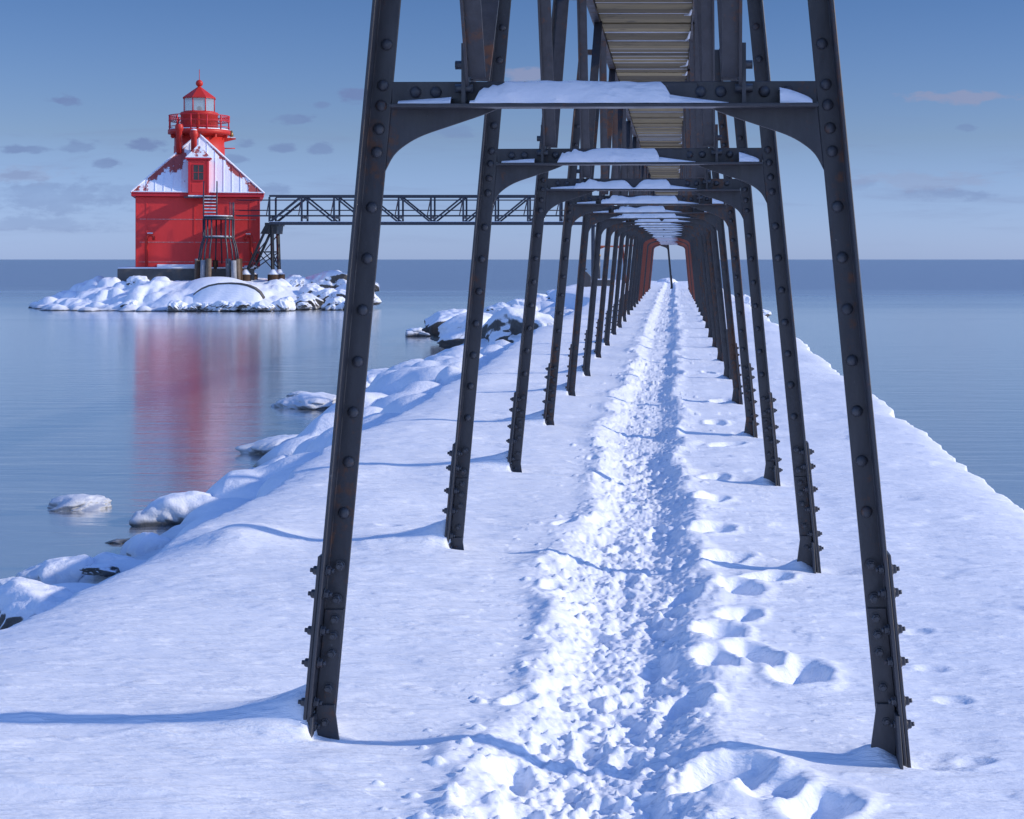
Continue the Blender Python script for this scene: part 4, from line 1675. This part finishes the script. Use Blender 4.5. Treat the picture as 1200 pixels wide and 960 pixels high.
gL = "snow covered boulders along the pier's left bank"
rock(44, 724, 12.0, 150, ROCKS[0], "boulder", "big smooth snow buried boulder at the photo's left edge, nearest the camera", "boulder", gL, 1.1)
rock(75, 678, 15.3, 92, ROCKS[1], "boulder", "low icy boulder at the waterline just behind the nearest snow mound", "boulder", gL, 0.95)
rock(134, 664, 15.6, 60, ROCKS[2], "boulder", "small snow capped boulder wedged against the pier's snow, right of the low icy one", "boulder", gL, 0.8)
rock(176, 645, 16.8, 74, ROCKS[3], "boulder", "snow draped boulder between the dark wet rock and the pier's edge", "boulder", gL, 1.0)
rock(145, 636, 18.0, 36, BARE[0], "boulder", "bare dark wet rock in the water beside the large domed snow boulder", "boulder", gL, 0.6)
rock(212, 616, 19.5, 138, ROCKS[4], "boulder", "large domed snow boulder near the water, above the bare dark rock", "boulder", gL, 0.95)
rock(118, 668, 15.0, 44, BARE[1], "boulder", "dark rock half sunk between the icy boulder and the pier bank", "boulder", gL, 0.6)
rock(12, 690, 14.8, 50, ROCKS[5], "boulder", "snowy rock at the waterline cut by the photo's left edge", "boulder", gL, 0.7)
rock(296, 556, 23.5, 44, ICE[2], "boulder", "small flat icy rock in the water just off the bank, below the ice mounds", "boulder", gL, 1.0)
gI = "ice mounds standing in the shallow water"
rock(92, 593, 20.5, 74, ICE[0], "ice_mound", "lone small ice mound out in the calm water, leftmost of all", "ice mound", gI, 1.0)
rock(90, 588, 20.6, 30, ICE[1], "ice_mound", "little snow knob riding on the lone ice mound", "ice mound", gI, 1.2)
rock(330, 526, 26.4, 84, ICE[1], "ice_mound", "rounded ice mound in the water beside the bank, left of the nearest left leg", "ice mound", gI, 1.15)
rock(366, 472, 34.5, 86, ICE[2], "ice_mound", "long flat ice shelf reaching from behind the nearest left leg", "ice mound", gI, 0.8)
rock(352, 464, 36.5, 34, ICE[0], "ice_mound", "thin grey ice hump just beyond the long flat ice shelf", "ice mound", gI, 0.9)
rock(392, 512, 28.0, 34, ICE[0], "ice_mound", "small icy lump tucked behind the rounded ice mound", "ice mound", gI, 0.9)
gM = "large snow capped rocks left of the pier, midway along"
rock(612, 398, 40.0, 120, BLOCK[0], "boulder", "big dark faced block capped with snow, hard against the pier edge", "boulder", gM, 1.05, rz=0.4, ysc=1.6)
rock(560, 392, 46.0, 92, ROCKS[4], "boulder", "rounded snow capped rock left of the big dark faced block", "boulder", gM, 0.95)
rock(528, 382, 60.0, 66, BLOCK[1], "boulder", "dark sided snow capped rock at the water, left of the second left leg", "boulder", gM, 0.95)
rock(490, 390, 66.0, 38, ICE[2], "boulder", "low icy ledge in the water at the tip of the rocks", "boulder", gM, 1.0)
rock(510, 446, 33.0, 120, ROCKS[1], "boulder", "long snow buried rock with a dark hollow under it, left of the second left leg", "boulder", gM, 0.7)
rock(452, 452, 36.0, 90, ROCKS[5], "boulder", "smooth snow hummock sloping to the water beside the nearest left leg", "boulder", gM, 0.6)
rock(585, 366, 62.0, 44, ROCKS[3], "boulder", "small snowy rock on the crest behind the big dark faced block", "boulder", gM, 0.9)
rock(608, 362, 66.0, 36, ROCKS[5], "boulder", "white rounded rock on the crest, between the second and third left legs", "boulder", gM, 0.9)
rock(632, 350, 78.0, 26, ROCKS[1], "boulder", "tan edged rock on the skyline near the pier's far left corner", "boulder", gM, 0.9)
rock(650, 346, 84.0, 24, ROCKS[4], "boulder", "little white rock on the pier's far left corner", "boulder", gM, 0.9)
gR = "sunlit snowy rocks on the pier's right edge"
rock(876, 357, 60.0, 24, ROCKS[2], "boulder", "tall sunlit snowy rock on the pier's right edge, left of its neighbour", "boulder", gR, 1.4)
rock(894, 368, 55.0, 22, ROCKS[0], "boulder", "lower sunlit snowy rock on the pier's right edge, seen right of the fifth right leg", "boulder", gR, 1.1)
rock(781, 334, 108.0, 34, ROCKS[4], "boulder", "pale snow hump at the very end of the pier", "boulder", gR, 0.8)

# riprap round the islet
zones = []
rr = random.Random(12)
for i in range(46):
    px = 72 + 268 * (i + rr.random()) / 46
    zones.append((px, "left" if px < 150 else "front"))
for i in range(14):
    zones.append((342 + 92 * (i + rr.random()) / 14, "right"))
for i, (px, zn) in enumerate(zones):
    if zn == "left":
        t = (px - 45) / 105
        py = 353 - rr.random() * 16 * t + 8 * t
        Z = 118 - 10 * t - rr.random() * 4 * t
    elif zn == "front":
        py = 361 - rr.random() ** 1.3 * 18
        Z = 98 + (361 - py) * 0.35
        if 205 < px < 320:
            py = 362 - rr.random() * 5
            Z = 97.5
    else:
        py = 359 - rr.random() * 28
        Z = 100 + (359 - py) * 0.28
    w = rr.uniform(12, 28)
    if zn == "right":
        w = rr.uniform(18, 34)
    lab = {"left": "snow capped boulder at the low left end of the lighthouse islet",
           "front": "snow capped boulder along the islet's near waterline below the red house",
           "right": "snow capped boulder piled at the islet's right end under the footbridge"}[zn]
    rock(px, py, Z, w, ROCKS[rr.randrange(6)], "boulder", lab, "boulder",
         {"left": "boulders at the islet's left end", "front": "boulders along the islet's near shore", "right": "boulders at the islet's right end"}[zn], rr.uniform(0.8, 1.15))
rock(385, 336, 108.0, 62, BLOCK[1], "boulder", "largest slanting block at the islet's right end, its dark face beside the brown piles", "boulder", "boulders at the islet's right end", 1.0)
rock(420, 346, 104.0, 56, ROCKS[2], "boulder", "broad snow slab with a tan edge at the islet's right tip", "boulder", "boulders at the islet's right end", 0.8)
rock(162, 333, 103.0, 30, ROCKS[5], "boulder", "round snow dome in front of the concrete plinth's left part", "boulder", "boulders along the islet's near shore", 0.9)
